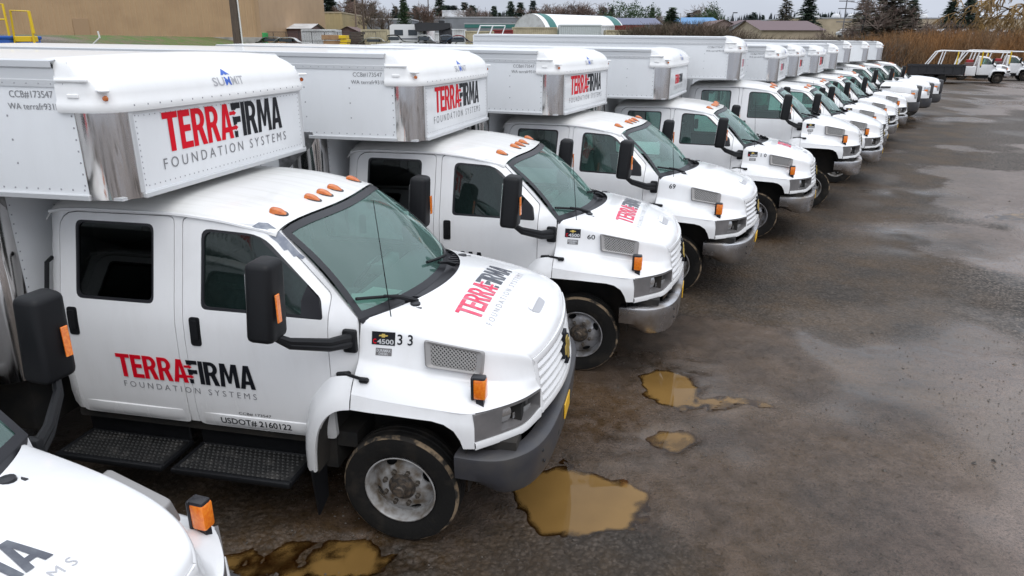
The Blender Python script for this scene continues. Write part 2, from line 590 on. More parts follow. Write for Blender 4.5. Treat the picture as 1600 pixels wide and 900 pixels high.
def text2d(body, offset=0.0):
    """outline text with the built-in font: unit height 2D triangles"""
    k = (body, offset)
    if k in TXT:
        return TXT[k]
    c = bpy.data.curves.new('lettering', 'FONT')
    c.body = body
    c.offset = offset
    c.resolution_u = 3
    o = bpy.data.objects.new('lettering', c)
    COL.objects.link(o)
    bpy.context.view_layer.update()
    dg = bpy.context.evaluated_depsgraph_get()
    me = o.evaluated_get(dg).to_mesh()
    v = [(q.co.x, q.co.y) for q in me.vertices]
    f = [tuple(p.vertices) for p in me.polygons]
    o.evaluated_get(dg).to_mesh_clear()
    bpy.data.objects.remove(o)
    bpy.data.curves.remove(c)
    x0, x1 = min(p[0] for p in v), max(p[0] for p in v)
    y0, y1 = 0.0, max(p[1] for p in v)
    TXT[k] = ([((a - x0) / (x1 - x0), b / y1) for a, b in v], f)
    return TXT[k]
def text_mb(body, fmap, offset=0.0):
    v, f = text2d(body, offset)
    return MB().add([fmap(a, b) for a, b in v], f)
def spaced(s):
    return ' '.join(s)

# ================================================================== the cab-over-nose box truck: surfaces
# truck frame: origin on the ground below the front axle, +x forward, +y to its left
WZ = pcurve([(.60, .93), (.66, .962), (.72, .985), (.85, 1.0), (1.05, 1.006), (1.25, 1.01), (1.42, 1.006), (1.5, 1.0), (1.58, .985), (1.8, .932), (2.0, .884), (2.13, .853), (2.22, .83)])
def pillar_x(z):                     # line of the windscreen edge seen from the side
    return -.27 - (max(z, 1.58) - 1.58) * (.56 / .55)
def side(x, z, off=0.0):
    """right hand cab side"""
    w = WZ(z)
    d = pillar_x(z) - x
    w -= .058 * (1 - smooth01(d / .20))
    if x < -2.48:
        u = min((-2.48 - x) / .15, 1.0)
        w -= .075 * (1 - math.sqrt(max(1 - u * u, 0)))
    return (x, -(w + off), z)
ROOF_C = pcurve([(-2.64, 2.285), (-2.2, 2.305), (-1.7, 2.305), (-1.3, 2.278), (-1.0, 2.228), (-.80, 2.180), (-.70, 2.15)])
def roof_z(x, y):
    t = min(abs(y) / .838, 1.0)
    z = ROOF_C(x) - .105 * (1 - math.sqrt(max(1 - t ** 4, 0)))
    if x < -2.5:
        u = min((-2.5 - x) / .13, 1.0)
        z -= .07 * (1 - math.sqrt(max(1 - u * u, 0)))
    return z
def ws_edge(u, v):
    """windscreen: u -1..1 right to left, v 0 base .. 1 top"""
    yb, yt = u * .925, u * .80
    xb, xt = -.03 - .245 * u * u, -.755 - .085 * u * u
    zb, zt = 1.585, roof_z(xt, yt) - .012
    b = .03 * math.sin(math.pi * v)
    return (xb + (xt - xb) * v + b, yb + (yt - yb) * v, zb + (zt - zb) * v + b * .8)

DOOR_R = rounded([(-2.50, .70), (-2.50, 2.185), (-1.60, 2.19), (-1.60, .70)], [.05, .14, .05, .05])
DOOR_F = rounded([(-1.53, .70), (-1.53, 2.19), (-.935, 2.165), (-.47, 1.735), (-.47, .70)], [.05, .05, .12, .03, .05])
WIN_R = rounded([(-2.375, 1.60), (-2.375, 2.135), (-1.755, 2.135), (-1.755, 1.60)], .05)
WIN_F = rounded([(-1.395, 1.59), (-1.395, 2.125), (-.955, 2.105), (-.525, 1.715), (-.50, 1.585)], [.04, .07, .10, .03, .03])
def grow(poly, d):
    n = len(poly)
    o = []
    c = Vector((sum(p[0] for p in poly) / n, sum(p[1] for p in poly) / n))
    for p in poly:
        q = Vector(p) - c
        sg = 1 if d > 0 else -1
        o.append((p[0] + sg * math.copysign(min(abs(d), abs(q.x)), q.x), p[1] + sg * math.copysign(min(abs(d), abs(q.y)), q.y)))
    return o

def mk_side_frame_short():
    m = MB()
    out = [(-1.66, .72), (-1.66, 1.6), (-1.66, 2.195), (-1.3, 2.192), (-1.0, 2.16), (-.84, 2.115), (-.555, 1.86), (-.285, 1.59), (-.285, 1.2), (-.285, 1.07), (-.42, 1.03), (-.53, .92), (-.59, .80), (-.61, .72)]
    panel(m, out, [grow(DOOR_F, .006)], side, .09, (0, .03, 0))
    return m
def mk_side_frame():
    m = MB()
    out = [(-2.63, .72), (-2.63, 1.6), (-2.63, 2.18), (-2.58, 2.205), (-1.3, 2.192), (-1.0, 2.16), (-.84, 2.115), (-.555, 1.86), (-.285, 1.59), (-.285, 1.2), (-.285, 1.07), (-.42, 1.03), (-.53, .92), (-.59, .80), (-.61, .72)]
    panel(m, out, [grow(DOOR_R, .006), grow(DOOR_F, .006)], side, .09, (0, .03, 0))
    return m
def mk_door(o, w):
    def f():
        m = MB()
        panel(m, o, [w], side, .085, (0, .035, 0), pstep=.05)
        return m
    return f
def mk_glass(w, off):
    def f():
        m = MB()
        panel(m, grow(w, .012), [], lambda x, z: side(x, z, off), .14)
        return m
    return f
def mk_winseal(w):
    def f():
        m = MB()
        panel(m, grow(w, .003), [grow(w, -.018)], lambda x, z: side(x, z, -.004), .2, (0, .02, 0), pstep=.05, grid=False)
        return m
    return f
def mk_sill(x0, x1):
    def f():
        m = MB()
        n = max(2, int((x1 - x0) / .15))
        g = []
        for i in range(n + 1):
            x = x0 + (x1 - x0) * i / n
            e = .0 if i in (0, n) else 1.0
            g.append([side(x, z, o * e - .003) for z, o in ((.708, .004), (.725, .013), (.755, .015), (.79, .014), (.805, .011), (.812, .0))])
        return m.grid(g)
    return f
def mk_sail():
    m = MB()
    panel(m, [(-.66, 1.595), (-.66, 1.70), (-.625, 1.795), (-.535, 1.71), (-.51, 1.595)], [], lambda x, z: side(x, z, -.002), .2, (0, .02, 0), grid=False)
    return m
def mk_roof(x0=-2.63):
    g = []
    for i in range(33):
        row = []
        for j in range(29):
            y = (-1 + 2 * j / 28)
            y = .838 * math.sin(y * math.pi / 2) if abs(y) < 1 else .838 * y
            xf = -.765 - .085 * (y / .8) ** 2
            x = x0 + (xf - x0) * i / 32
            row.append((x, y, roof_z(x, y)))
        g.append(row)
    m = MB()
    m.grid(g)
    return m
def mk_rail(s):
    m = MB()
    if True:
        m.tube([(x, s * (.846 if x < -1.1 else .846 - .03 * smooth01((x + 1.1) / .3)), roof_z(x, .838) + .012) for x in [-2.58 + 1.72 * k / 16 for k in range(17)]], .013, 6)
    return m
def mk_back(x0=-2.63):
    m = MB()
    g = []
    for i in range(13):
        z = .72 + 1.50 * i / 12
        w = WZ(z) - .075
        g.append([(x0, w * (-1 + 2 * j / 10), z) for j in range(11)])
    m.grid(g)
    return m
def mk_windscreen(u0, u1, v0, v1, off=0.0):
    def f():
        m = MB()
        m.grid([[(Vector(ws_edge(u0 + (u1 - u0) * i / 18, v0 + (v1 - v0) * j / 8)) + Vector((off, 0, off))) for j in range(9)] for i in range(19)])
        return m
    return f
def mk_ws_frame():
    m = MB()
    def ring(d, e):
        p = [ws_edge(-1 + d + (2 - 2 * d) * k / 16, e) for k in range(17)]
        q = [ws_edge(-1 + d + (2 - 2 * d) * k / 16, 1 - e * 1.1) for k in range(17)]
        l = [ws_edge(-1 + d, e + (1 - 2.1 * e) * k / 8) for k in range(1, 8)]
        r = [ws_edge(1 - d, e + (1 - 2.1 * e) * k / 8) for k in range(1, 8)]
        return p + r + q[::-1] + l[::-1]
    a, b = ring(0.0, 0.0), ring(.052, .06)
    up = Vector((.004, 0, .004))
    n = len(a)
    A = [Vector(p) + up for p in a]
    B = [Vector(p) + up for p in b]
    m.add(A + B, [(i, (i + 1) % n, n + (i + 1) % n, n + i) for i in range(n)])
    return m
def mk_cowl():
    """black louvred cowl between glass and bonnet"""
    g = []
    for i in range(25):
        t = -1 + 2 * i / 24
        a = Vector((-.03 - .245 * t * t, t * .925, 1.588))
        bx = -.28 + .39 * (1 - t * t) ** .8
        b = Vector((bx + .03, t * .875, 1.545 + .055 * (1 - t * t) ** .6))
        g.append([a.lerp(b, k / 4) + Vector((0, 0, -.02 * math.sin(math.pi * k / 4))) for k in range(5)])
    m = MB()
    m.grid(g)
    for s in (-1, 1):
        for k in range(5):
            y = s * (.42 + .055 * k)
            m.box(-.10, .06, y - .008, y + .008, 1.578, 1.592)
        m.lathe([(.0, .03), (.035, .025), (.04, 0)], (.0, s * .60, 1.585), 12, 'z')
    return m
def mk_wiper(yb, ye):
    m = MB()
    if True:
        piv = Vector((-.0, yb, 1.60))
        mid = Vector(ws_edge((yb + ye) / 2 / .925, .09)) + Vector((.035, 0, .035))
        m.tube([piv, piv.lerp(mid, .5) + Vector((0, 0, .012)), mid], [.02, .016, .012], 6)
        p = [Vector(ws_edge(((yb + (ye - yb) * k / 6) + (.12 if yb > 0 else -.02)) / .925, .055 + .11 * k / 6)) + Vector((.018, 0, .018)) for k in range(7)]
        m.tube(p, .012, 6)
    return m
ST = [  # crease, and the centre line of the bonnet, rear to front
    ((-.28, -.888, 1.562), (.10, 1.625)), ((-.10, -.888, 1.535), (.20, 1.612)), ((.10, -.884, 1.507), (.32, 1.585)),
    ((.30, -.874, 1.476), (.46, 1.545)), ((.50, -.848, 1.442), (.62, 1.490)), ((.66, -.803, 1.408), (.76, 1.432)),
    ((.76, -.752, 1.375), (.855, 1.388)), ((.81, -.716, 1.345), (.90, 1.352)), ((.832, -.69, 1.308), (.925, 1.308))]
SB = [(-.28, -.962, 1.31), (-.10, -.966, 1.29), (.10, -.965, 1.268), (.30, -.952, 1.243), (.50, -.922, 1.217), (.67, -.862, 1.197), (.78, -.79, 1.182), (.84, -.737, 1.172), (.868, -.692, 1.166)]
SCc = [(-.28, -1.045, 1.235), (-.10, -1.072, 1.218), (.10, -1.087, 1.195), (.30, -1.088, 1.173), (.50, -1.062, 1.153), (.68, -.957, 1.137), (.79, -.847, 1.126), (.85, -.762, 1.12), (.886, -.694, 1.118)]
SD = [(-.28, -1.12, 1.14), (-.10, -1.14, 1.13), (.10, -1.15, 1.12), (.30, -1.152, 1.11), (.52, -1.137, 1.10), (.70, -1.0, 1.10), (.81, -.87, 1.10), (.865, -.767, 1.10), (.897, -.696, 1.10)]
def mk_bonnet():
    m = MB()
    A = catmull([a for a, c in ST], 4)
    C = catmull([(c[0], 0, c[1]) for a, c in ST], 4)
    n = 36
    top = []
    for a, c in zip(A, C):
        row = []
        for j in range(n + 1):
            t = math.sin((-1 + 2 * j / n) * math.pi / 2)
            e = max(1 - t * t, 0)
            row.append((a.x + (c.x - a.x) * e ** .8, -a.y * t, a.z + (c.z - a.z) * e ** .55))
        top.append(row)
    m.grid(top)
    ctrl = []
    for i, (a, c) in enumerate(ST):
        a, b = Vector(a), Vector(SB[i])
        a2 = a.lerp(b, .13) + Vector((.004, -.008, .0))
        b2 = a.lerp(b, .86)
        ctrl.append([a, a2, a.lerp(b, .5), b2, b + Vector((0, -.012, -.006)), SCc[i], SD[i]])
    rows = surf(ctrl, 4, 3)
    m.grid(rows)
    m.grid([[(x, -y, z) for x, y, z in r] for r in rows])
    return m
def mk_fender(sgn):
    def f():
        m = MB()
        DX = pcurve([(p[0], p[1], p[2]) for p in SD])
        out = [(-.28, 1.139), (-.10, 1.129), (.10, 1.119), (.30, 1.109), (.52, 1.099), (.555, 1.099), (.555, .86), (.485, .86), (.465, .92), (.425, .985), (.36, 1.025), (.28, 1.04), (0, 1.047), (-.28, 1.042)]
        def fm(x, z):
            y, zt = DX(x)
            t = (zt - z) / .1
            return (x, sgn * -(-y + .028 * smooth01(t) if True else 0), z)
        panel(m, out, [], fm, .05, (0, sgn * .05, 0), pstep=.05)
        return m
    return f
def mk_flare(sgn):
    """rear half of the wheel arch, carried on the cab"""
    def f():
        lip = [(-.285, 1.042), (-.38, 1.02), (-.465, .955), (-.525, .85), (-.56, .70), (-.57, .53)]
        cr = [(-.285, 1.14), (-.42, 1.11), (-.54, 1.02), (-.61, .89), (-.65, .73), (-.655, .53)]
        base = [(-.285, 1.235), (-.47, 1.19), (-.61, 1.07), (-.68, .90), (-.71, .73), (-.715, .53)]
        L, C_, B_ = (catmull([(p[0], 0, p[1]) for p in q], 4) for q in (lip, cr, base))
        g = []
        for q_, (l, c, b) in enumerate(zip(L, C_, B_)):
            e = max(1 - q_ / 7, 0)
            r = [(b.x, -.985 - .058 * e, b.z), (b.x * .6 + c.x * .4, -1.02 - .065 * e, b.z * .6 + c.z * .4), (c.x, -1.10 - .018 * e, c.z), (c.x * .6 + l.x * .4, -1.138, c.z * .6 + l.z * .4), (l.x, -1.152, l.z), (l.x + .004, -1.12, l.z - .004)]
            g.append([(x, -sgn * y if sgn < 0 else y, z) for x, y, z in r])
        m = MB()
        m.grid(g)
        return m
    return f
FPLAN = pcurve([(0.0, .555, -1.150), (.25, .70, -1.005), (.5, .81, -.875), (.75, .866, -.770), (1.0, .900, -.700)])
def mk_lamp_bezel(sgn):
    def f():
        m = MB()
        out = [(0, 1.095), (.3, 1.094), (.6, 1.094), (1, 1.096), (1, .955), (.8, .93), (.5, .912), (.2, .907), (0, .907)]
        hole = rounded([(.26, 1.078), (.24, .925), (.55, .928), (.96, .972), (.965, 1.082)], .015)
        def fm(s, z, d=0.0):
            p = FPLAN(s)
            return (p[0] - d, sgn * (p[1] + d * .6), z)
        panel(m, out, [hole], fm, .08, (-.02, sgn * .02, 0), pstep=.05)
        # recessed pocket
        H = densify(hole, .06)
        n = len(H)
        m.add([fm(s, z) for s, z in H] + [fm(.3 + (s - .3) * .85, 1.0 + (z - 1.0) * .8, .07) for s, z in H], [(i, (i + 1) % n, n + (i + 1) % n, n + i) for i in range(n)])
        panel(m, [(.3 + (s - .3) * .85, 1.0 + (z - 1.0) * .8) for s, z in H], [], lambda s, z: fm(s, z, .07), .1)
        return m
    return f
def mk_lamp(sgn):
    def f():
        m = MB()
        for s0, s1 in ((.27, .40),):
            m.grid([[(FPLAN(s)[0] - .055 + .02 * math.sin(math.pi * (z - .945) / .125), sgn * (FPLAN(s)[1] + .03), z) for z in [.945 + .125 * k / 6 for k in range(7)]] for s in [s0 + (s1 - s0) * k / 5 for k in range(6)]])
        g = [[(FPLAN(s)[0] - .045, sgn * (FPLAN(s)[1] + .028), .948 + .045 * k / 3) for k in range(4)] for s in [.44 + .40 * q / 6 for q in range(7)]]
        m.grid(g)
        return m
    return f
def mk_valance(sgn):
    def f():
        m = MB()
        ss = [-.02 + 1.02 * k / 12 for k in range(13)]
        g = []
        for s in ss:
            p = FPLAN(max(s, 0))
            zt = .902 + .055 * smooth01((s - .45) / .55)
            zb = .855 + .035 * smooth01((s - .45) / .55)
            o = .008
            g.append([(p[0] + o - .03, sgn * (p[1] - o * .5 + .03), zt + .002), (p[0] + o, sgn * (p[1] - o), zt), (p[0] + o + .004, sgn * (p[1] - o - .003), (zt + zb) / 2), (p[0] + o, sgn * (p[1] - o), zb), (p[0] - .05, sgn * (p[1] + .05), zb - .002)])
        m.grid(g)
        return m
    return f
def grille_x(y, z):
    return .835 + .093 * (1 - (y / .69) ** 2) + (1.308 - z) * .155
def mk_grille_frame():
    m = MB()
    def rim(z0, z1, y0, y1, o=.012):
        m.grid([[(grille_x(y, z) + d, y, z) for z, d in ((z0, -.03), (z0 + .001, o), ((z0 + z1) / 2, o + .004), (z1 - .001, o), (z1, -.03))] for y in [y0 + (y1 - y0) * k / 20 for k in range(21)]])
    rim(1.262, 1.306, -.69, .69)
    rim(.905, .945, -.69, .69)
    for s in (-1, 1):
        m.grid([[(grille_x(y, z) + d, y, z) for y, d in ((s * .695, -.03), (s * .692, .01), (s * .665, .014), (s * .64, .01), (s * .638, -.03))] for z in [.905 + .401 * k / 8 for k in range(9)]])
    return m
def mk_grille_bar(z):
    def f():
        m = MB()
        m.grid([[(grille_x(y, z + dz) + d, y, z + dz) for dz, d in ((-.025, -.03), (-.024, .004), (-.004, .014), (.018, .004), (.019, -.03))] for y in [-.645 + 1.29 * k / 20 for k in range(21)]])
        return m
    return f
def mk_grille_back():
    m = MB()
    m.grid([[(grille_x(y, z) - .035, y, z) for z in (.86, 1.1, 1.30)] for y in [-.70 + 1.4 * k / 16 for k in range(17)]])
    return m
BOW = [(-.5, -.13), (-.42, .13), (-.2, .13), (-.16, .34), (.2, .34), (.16, .13), (.5, .13), (.42, -.13), (.2, -.13), (.16, -.34), (-.2, -.34), (-.16, -.13)]
def mk_emblem_back():
    return MB().prism([(a * 1.25, b * 1.45) for a, b in BOW], lambda a, b: (grille_x(a * .24, 1.12 + b * .24) + .030, a * .24, 1.12 + b * .24), (-.03, 0, 0))
def mk_emblem():
    return MB().prism(BOW, lambda a, b: (grille_x(a * .22, 1.12 + b * .22) + .036, a * .22, 1.12 + b * .22), (-.03, 0, 0))
def mk_bumper():
    plan = catmull([(.42, -1.165, 0), (.60, -1.172, 0), (.76, -1.125, 0), (.90, -.97, 0), (.975, -.72, 0), (1.005, -.35, 0), (1.012, 0, 0)], 4)
    plan = plan + [Vector((p.x, -p.y, 0)) for p in plan[-2::-1]]
    g = []
    n = len(plan)
    for i, p in enumerate(plan):
        e = min(i, n - 1 - i) / 8.0
        zb = .585 - .065 * smooth01(e)            # the ends are shallower
        ins = .10 * (1 - smooth01(e * .7)) + .02
        q = plan[max(i - 1, 0)] - plan[min(i + 1, n - 1)]
        nrm = Vector((q.y, -q.x, 0)).normalized()
        if nrm.x < 0 and abs(p.y) < .9: nrm = -nrm
        if nrm.y * p.y < 0: nrm = -nrm
        def o(d, z): return (p.x + nrm.x * d, p.y + nrm.y * d, z)
        g.append([o(-.12, .80), o(-.02, .803), o(0, .79), o(.003, .77), o(0, .70), o(-.008, .63), o(-ins * .5, zb + .03), o(-ins, zb), o(-.14, zb)])
    return MB().grid(g)
def mk_bumper_slot():
    m = MB()
    for s in (-1, 1):
        pl = rounded([(s * .40, .60), (s * .40, .68), (s * .62, .68), (s * .62, .60)], .02)
        m.prism(pl, lambda y, z: (1.012 - .035 * (y / .7) ** 2 - (.0 if abs(y) < .3 else .006), y, z), (-.02, 0, 0))
    for y, z in ((-.85, .72), (-.82, .62), (.85, .72), (.82, .62)):
        m.lathe([(.0, .012), (.011, .009), (.012, 0)], (.945 if abs(y) > .83 else .95, y, z), 8, 'x')
    return m
def mk_plate():
    return MB().box(1.010, 1.020, -.28, -.02, .645, .765, .003, 1)
def mk_vent_frame(sgn):
    def f():
        m = MB()
        # plane of the bonnet side
        o = [Vector((.165, -.916, 1.478)), Vector((.555, -.876, 1.413)), Vector((.55, -.925, 1.268)), Vector((.185, -.968, 1.312))]
        c = sum(o, Vector()) / 4
        nrm = Vector((.12, -.93, .33)).normalized()
        def ring(k, d): return [c + (p - c) * k + nrm * d for p in o]
        def rr(pts):
            q = []
            for i in range(4):
                p, a, b = pts[i], pts[i - 1], pts[(i + 1) % 4]
                p0, p1 = p + (a - p).normalized() * .022, p + (b - p).normalized() * .022
                for k in range(5):
                    u = k / 4
                    q.append((1 - u) ** 2 * p0 + 2 * u * (1 - u) * p + u * u * p1)
            return q
        L = [rr(ring(1.03, -.03)), rr(ring(1.0, .014)), rr(ring(.95, .022)), rr([c + (p - c) * .78 + nrm * .012 for p in o]), rr([c + (p - c) * .77 - nrm * .03 for p in o])]
        n = len(L[0])
        vs = [p for r in L for p in r]
        m.add([(v.x, v.y * sgn, v.z) for v in vs], [(i * n + k, i * n + (k + 1) % n, (i + 1) * n + (k + 1) % n, (i + 1) * n + k) for i in range(4) for k in range(n)])
        return m
    return f
def vent_uv(u, v, d):
    o = [Vector((.165, -.916, 1.478)), Vector((.555, -.876, 1.413)), Vector((.55, -.925, 1.268)), Vector((.185, -.968, 1.312))]
    c = sum(o, Vector()) / 4
    o = [c + (p - c) * .775 for p in o]
    return o[3].lerp(o[2], u).lerp(o[0].lerp(o[1], u), v) + Vector((.12, -.93, .33)).normalized() * d
def mk_vent_mesh(sgn, slats=False):
    def f():
        m = MB()
        if slats:
            for k in range(9):
                v = (k + .5) / 9
                m.tube([vent_uv(0, v, .006), vent_uv(1, v, .006)], .006, 6)
        else:
            for k in range(-6, 13):
                for s in (0, 1):
                    a, b = k / 12.0, k / 12.0 + .42
                    if s: a, b = b, a
                    p, q = (a, 0.0), (b, 1.0)
                    t0 = 0.0 if 0 <= p[0] <= 1 else ((0 - p[0]) if p[0] < 0 else (1 - p[0])) / (q[0] - p[0])
                    t1 = 1.0 if 0 <= q[0] <= 1 else ((0 - p[0]) if q[0] < 0 else (1 - p[0])) / (q[0] - p[0])
                    if t0 < 0 or t1 > 1 or t1 <= t0: continue
                    A = (p[0] + (q[0] - p[0]) * t0, t0)
                    B = (p[0] + (q[0] - p[0]) * t1, t1)
                    m.tube([vent_uv(*A, .004 + .004 * s), vent_uv(*B, .004 + .004 * s)], .0050, 4, cap=False)
        m.v = [(x, y * sgn, z) for x, y, z in m.v]
        return m
    return f
def mk_vent_void(sgn):
    def f():
        m = MB()
        q = [vent_uv(u, v, -.012) for u, v in ((-.03, -.03), (1.03, -.03), (1.03, 1.03), (-.03, 1.03))]
        m.add([(p.x, p.y * sgn, p.z) for p in q], [(0, 1, 2, 3)])
        return m
    return f
def mk_signal(sgn, lens):
    def f():
        m = MB()
        c = Vector((.565, -1.045, 1.245))
        if lens:
            m.box(c.x - .034, c.x + .046, sgn * (c.y) - .036, sgn * c.y + .036, c.z - .075, c.z + .064, .012, 2)
        else:
            m.box(c.x - .052, c.x - .030, sgn * (c.y) - .038, sgn * c.y + .038, c.z - .085, c.z + .078, .012, 2)
            m.box(c.x - .045, c.x + .042, sgn * c.y - .033, sgn * c.y + .033, c.z + .050, c.z + .079, .012, 2)
            m.box(c.x - .02, c.x + .03, sgn * c.y - .02, sgn * c.y + .02, c.z - .13, c.z - .078)
        return m
    return f
def mk_scoop():
    """moulded hand hold near the front of the bonnet"""
    def hz(x, y): return onto('bonnet', (x, y, 2.2), (0, 0, -1), 0).z
    g = []
    for i in range(15):
        t = -1 + 2 * i / 14
        w = max(1 - t ** 6, 0) ** .5
        y = t * .155
        g.append([(x, y, hz(x, y) + dz) for x, dz in ((.735 - .055 * w, -.002), (.735 - .045 * w, .007), (.735 - .01, .012), (.737, .011))])
    return MB().grid(g)
def mk_scoop_hole():
    def hz(x, y): return onto('bonnet', (x, y, 2.2), (0, 0, -1), 0).z
    g = []
    for i in range(15):
        t = -1 + 2 * i / 14
        w = max(1 - t ** 6, 0) ** .5
        y = t * .155
        g.append([(x, y, hz(x, y) + .003) for x in (.738, .745 + .02 * w, .748 + .045 * w)])
    return MB().grid(g)
def mk_latch(sgn):
    def f():
        m = MB()
        def P(x, z, d): 
            s = side(x, z, d)
            return (s[0], s[1] * sgn, s[2])
        y = -.985
        m.tube([(-.40, sgn * -.985, 1.215), (-.30, sgn * -1.045, 1.235), (-.20, sgn * -1.075, 1.232)], .011, 6)
        m.box(-.43, -.34, sgn * -.985 - .03, sgn * -.985 + .03, 1.195, 1.232, .01, 1)
        m.box(-.235, -.17, sgn * -1.075 - .02, sgn * -1.075 + .02, 1.21, 1.245, .01, 1)
        return m
    return f
def mk_mirror_head(sgn):
    def f():
        b = bmesh.new()
        bmesh.ops.create_cube(b, size=1.0)
        for v in b.verts:
            t = .92 if v.co.z > 0 else 1.0
            v.co = Vector((v.co.x * .17 * t, v.co.y * .235 * t, v.co.z * .50))
            if v.co.x > 0: v.co.y *= .86
        bmesh.ops.bevel(b, geom=b.edges[:], offset=.04, segments=3, profile=.5, affect='EDGES')
        bmesh.ops.transform(b, matrix=Matrix.Translation((-.635, sgn * -1.395, 1.865)) @ Matrix.Rotation(R(4), 4, 'Y'), verts=b.verts[:])
        m = MB().bm(b)
        b.free()
        return m
    return f
def mk_mirror_glass(sgn):
    def f():
        return MB().box(-.087, -.06, -.075, .075, -.19, .17, .0, 2, Matrix.Translation((-.635, sgn * -1.395, 1.865)) @ Matrix.Rotation(R(4), 4, 'Y'))
    return f
def mk_mirror_amber(sgn):
    def f():
        m = MB()
        m.box(-.556, -.545, sgn * -1.435 - .021, sgn * -1.435 + .021, 1.745, 1.92, .003, 1, Matrix.Translation((.012, 0, 0)))
        m.box(-.600, -.549, sgn * -1.497 - .004, sgn * -1.497 + .004, 1.745, 1.915, .0) if False else None
        return m
    return f
def mk_mirror_arm(sgn):
    def f():
        m = MB()
        m.box(-.375, -.275, sgn * -.975 - .025, sgn * -.975 + .025, 1.37, 1.535, .02, 2)
        for dz in (0, .045):
            m.tube([(-.32, sgn * -.99, 1.44 + dz), (-.40, sgn * -1.12, 1.46 + dz * .8), (-.55, sgn * -1.33, 1.55 + dz * .6), (-.62, sgn * -1.39, 1.63)], [.03, .027, .024, .024], 8)
        return m
    return f
def mk_handle(x0, x1, z0, z1):
    def f():
        m = MB()
        panel(m, rounded([(x0, z0), (x0, z1), (x1, z1), (x1, z0)], .022), [], lambda x, z: side(x, z, .006), .1, (0, .012, 0), grid=False)
        panel(m, rounded([(x0 + .014, z0 + .05), (x0 + .014, z1 - .02), (x1 - .014, z1 - .02), (x1 - .014, z0 + .05)], .015), [], lambda x, z: side(x, z, .022), .1, (0, .018, 0), grid=False)
        return m
    return f
def mk_grab():
    return MB().tube([side(-2.585, 1.86, .0), side(-2.585, 1.84, .05), side(-2.60, 1.50, .055), side(-2.60, 1.35, .0)], .016, 6)
def mk_rooflamp(y):
    def f():
        m = MB()
        x = -.905 - .05 * (y / .7) ** 2
        z = roof_z(x, y)
        g = []
        for i in range(9):
            t = i / 8
            w = .040 * math.sin(math.pi * min(t * .62 + .10, 1.0)) + .004
            h = .036 * math.sin(math.pi * min(max(t * .75 + .02, 0), 1)) ** .8
            px = x + .055 - .11 * t
            zz = roof_z(px, y)
            g.append([(px, y - w, zz - .006), (px, y - w * .75, zz + h * .7), (px, y, zz + h), (px, y + w * .75, zz + h * .7), (px, y + w, zz - .006)])
        m.grid(g)
        return m
    return f
def mk_lampbase(y):
    def f():
        x = -.905 - .05 * (y / .7) ** 2
        pts = [(.043 * math.cos(a) * 1.55 + x, y + .044 * math.sin(a)) for a in [2 * math.pi * k / 16 for k in range(16)]]
        m = MB()
        m.prism(pts, lambda a, b: (a, b, roof_z(a, b) + .006), (0, 0, -.02))
        return m
    return f
def mk_step(x0, x1):
    def f():
        m = MB()
        m.box(x0, x1, -1.22, -1.17, .41, .455, .015, 2)
        m.box(x0, x1, -.86, -.83, .41, .455, .01, 1)
        m.box(x0, x0 + .03, -1.19, -.84, .41, .455, .01, 1)
        m.box(x1 - .03, x1, -1.19, -.84, .41, .455, .01, 1)
        m.box(x0 + .01, x1 - .01, -.85, -.83, .45, .62, .01, 1)
        m.box(x0 + .15, x0 + .2, -1.0, -.6, .38, .42)
        m.box(x1 - .2, x1 - .15, -1.0, -.6, .38, .42)
        return m
    return f
def mk_tread(x0, x1):
    def f():
        m = MB()
        nx, ny = 22, 9
        for i in range(nx):
            for j in range(ny):
                u = x0 + .05 + (x1 - x0 - .1) * (i + .5 * (j % 2)) / nx
                v = -1.16 + .29 * j / (ny - 1)
                m.add([(u - .017, v, .446), (u, v - .010, .446), (u + .017, v, .446), (u, v + .010, .446), (u, v, .458)], [(0, 1, 4), (1, 2, 4), (2, 3, 4), (3, 0, 4)])
        m.box(x0 + .03, x1 - .03, -1.17, -.86, .436, .444)
        return m
    return f
def mk_tyre(cx, cy, sgn, w=.235, r=.415):
    def f():
        m = MB()
        h = w / 2
        prof = [(.240, h * .80), (.275, h * .97), (.33, h * 1.02), (.375, h), (.398, h * .92), (.410, h * .78), (r, h * .6), (r, .035), (r - .012, .03), (r - .012, .02), (r, .015), (r, -.015), (r - .012, -.02), (r - .012, -.03), (r, -.035), (r, -h * .6), (.410, -h * .78), (.398, -h * .92), (.33, -h), (.255, -h * .8)]
        m.lathe(prof, (cx, cy, r), 48)
        m.cur = 1                                   # muddy shoulder band
        m.lathe([(.396, h * .935 * -sgn), (.402, h * .90 * -sgn), (.4108, h * .785 * -sgn), (.4142, h * .70 * -sgn)], (cx, cy - sgn * .002, r), 48)
        return m
    return f
def mk_rim(cx, cy, sgn, r=.415):
    """steel disc wheel, outer face towards sgn*-y"""
    def f():
        m = MB()
        s = -sgn
        m.lathe([(.246, .100 * s), (.254, .108 * s), (.246, .110 * s), (.238, .10 * s), (.234, .06 * s), (.222, .02 * s), (.218, -.02 * s)], (cx, cy, r), 48)
        dep = pcurve([(0.0, .062), (.145, .062), (.152, .060), (.165, .046), (.205, .024), (.24, .004)])
        holes = []
        for k in range(4):
            a = R(25 + 90 * k)
            c = (.187 * math.cos(a), .187 * math.sin(a))
            holes.append([(c[0] + .045 * math.cos(t) * -math.sin(a) + .022 * math.sin(t) * math.cos(a), c[1] + .045 * math.cos(t) * math.cos(a) + .022 * math.sin(t) * math.sin(a)) for t in [2 * math.pi * q / 14 for q in range(14)]])
        circ = [(.232 * math.cos(2 * math.pi * k / 40), .232 * math.sin(2 * math.pi * k / 40)) for k in range(40)]
        panel(m, circ, holes, lambda a, b: (cx + a, cy + s * dep(math.hypot(a, b)), r + b), .035, (0, -s * .012, 0))
        return m
    return f
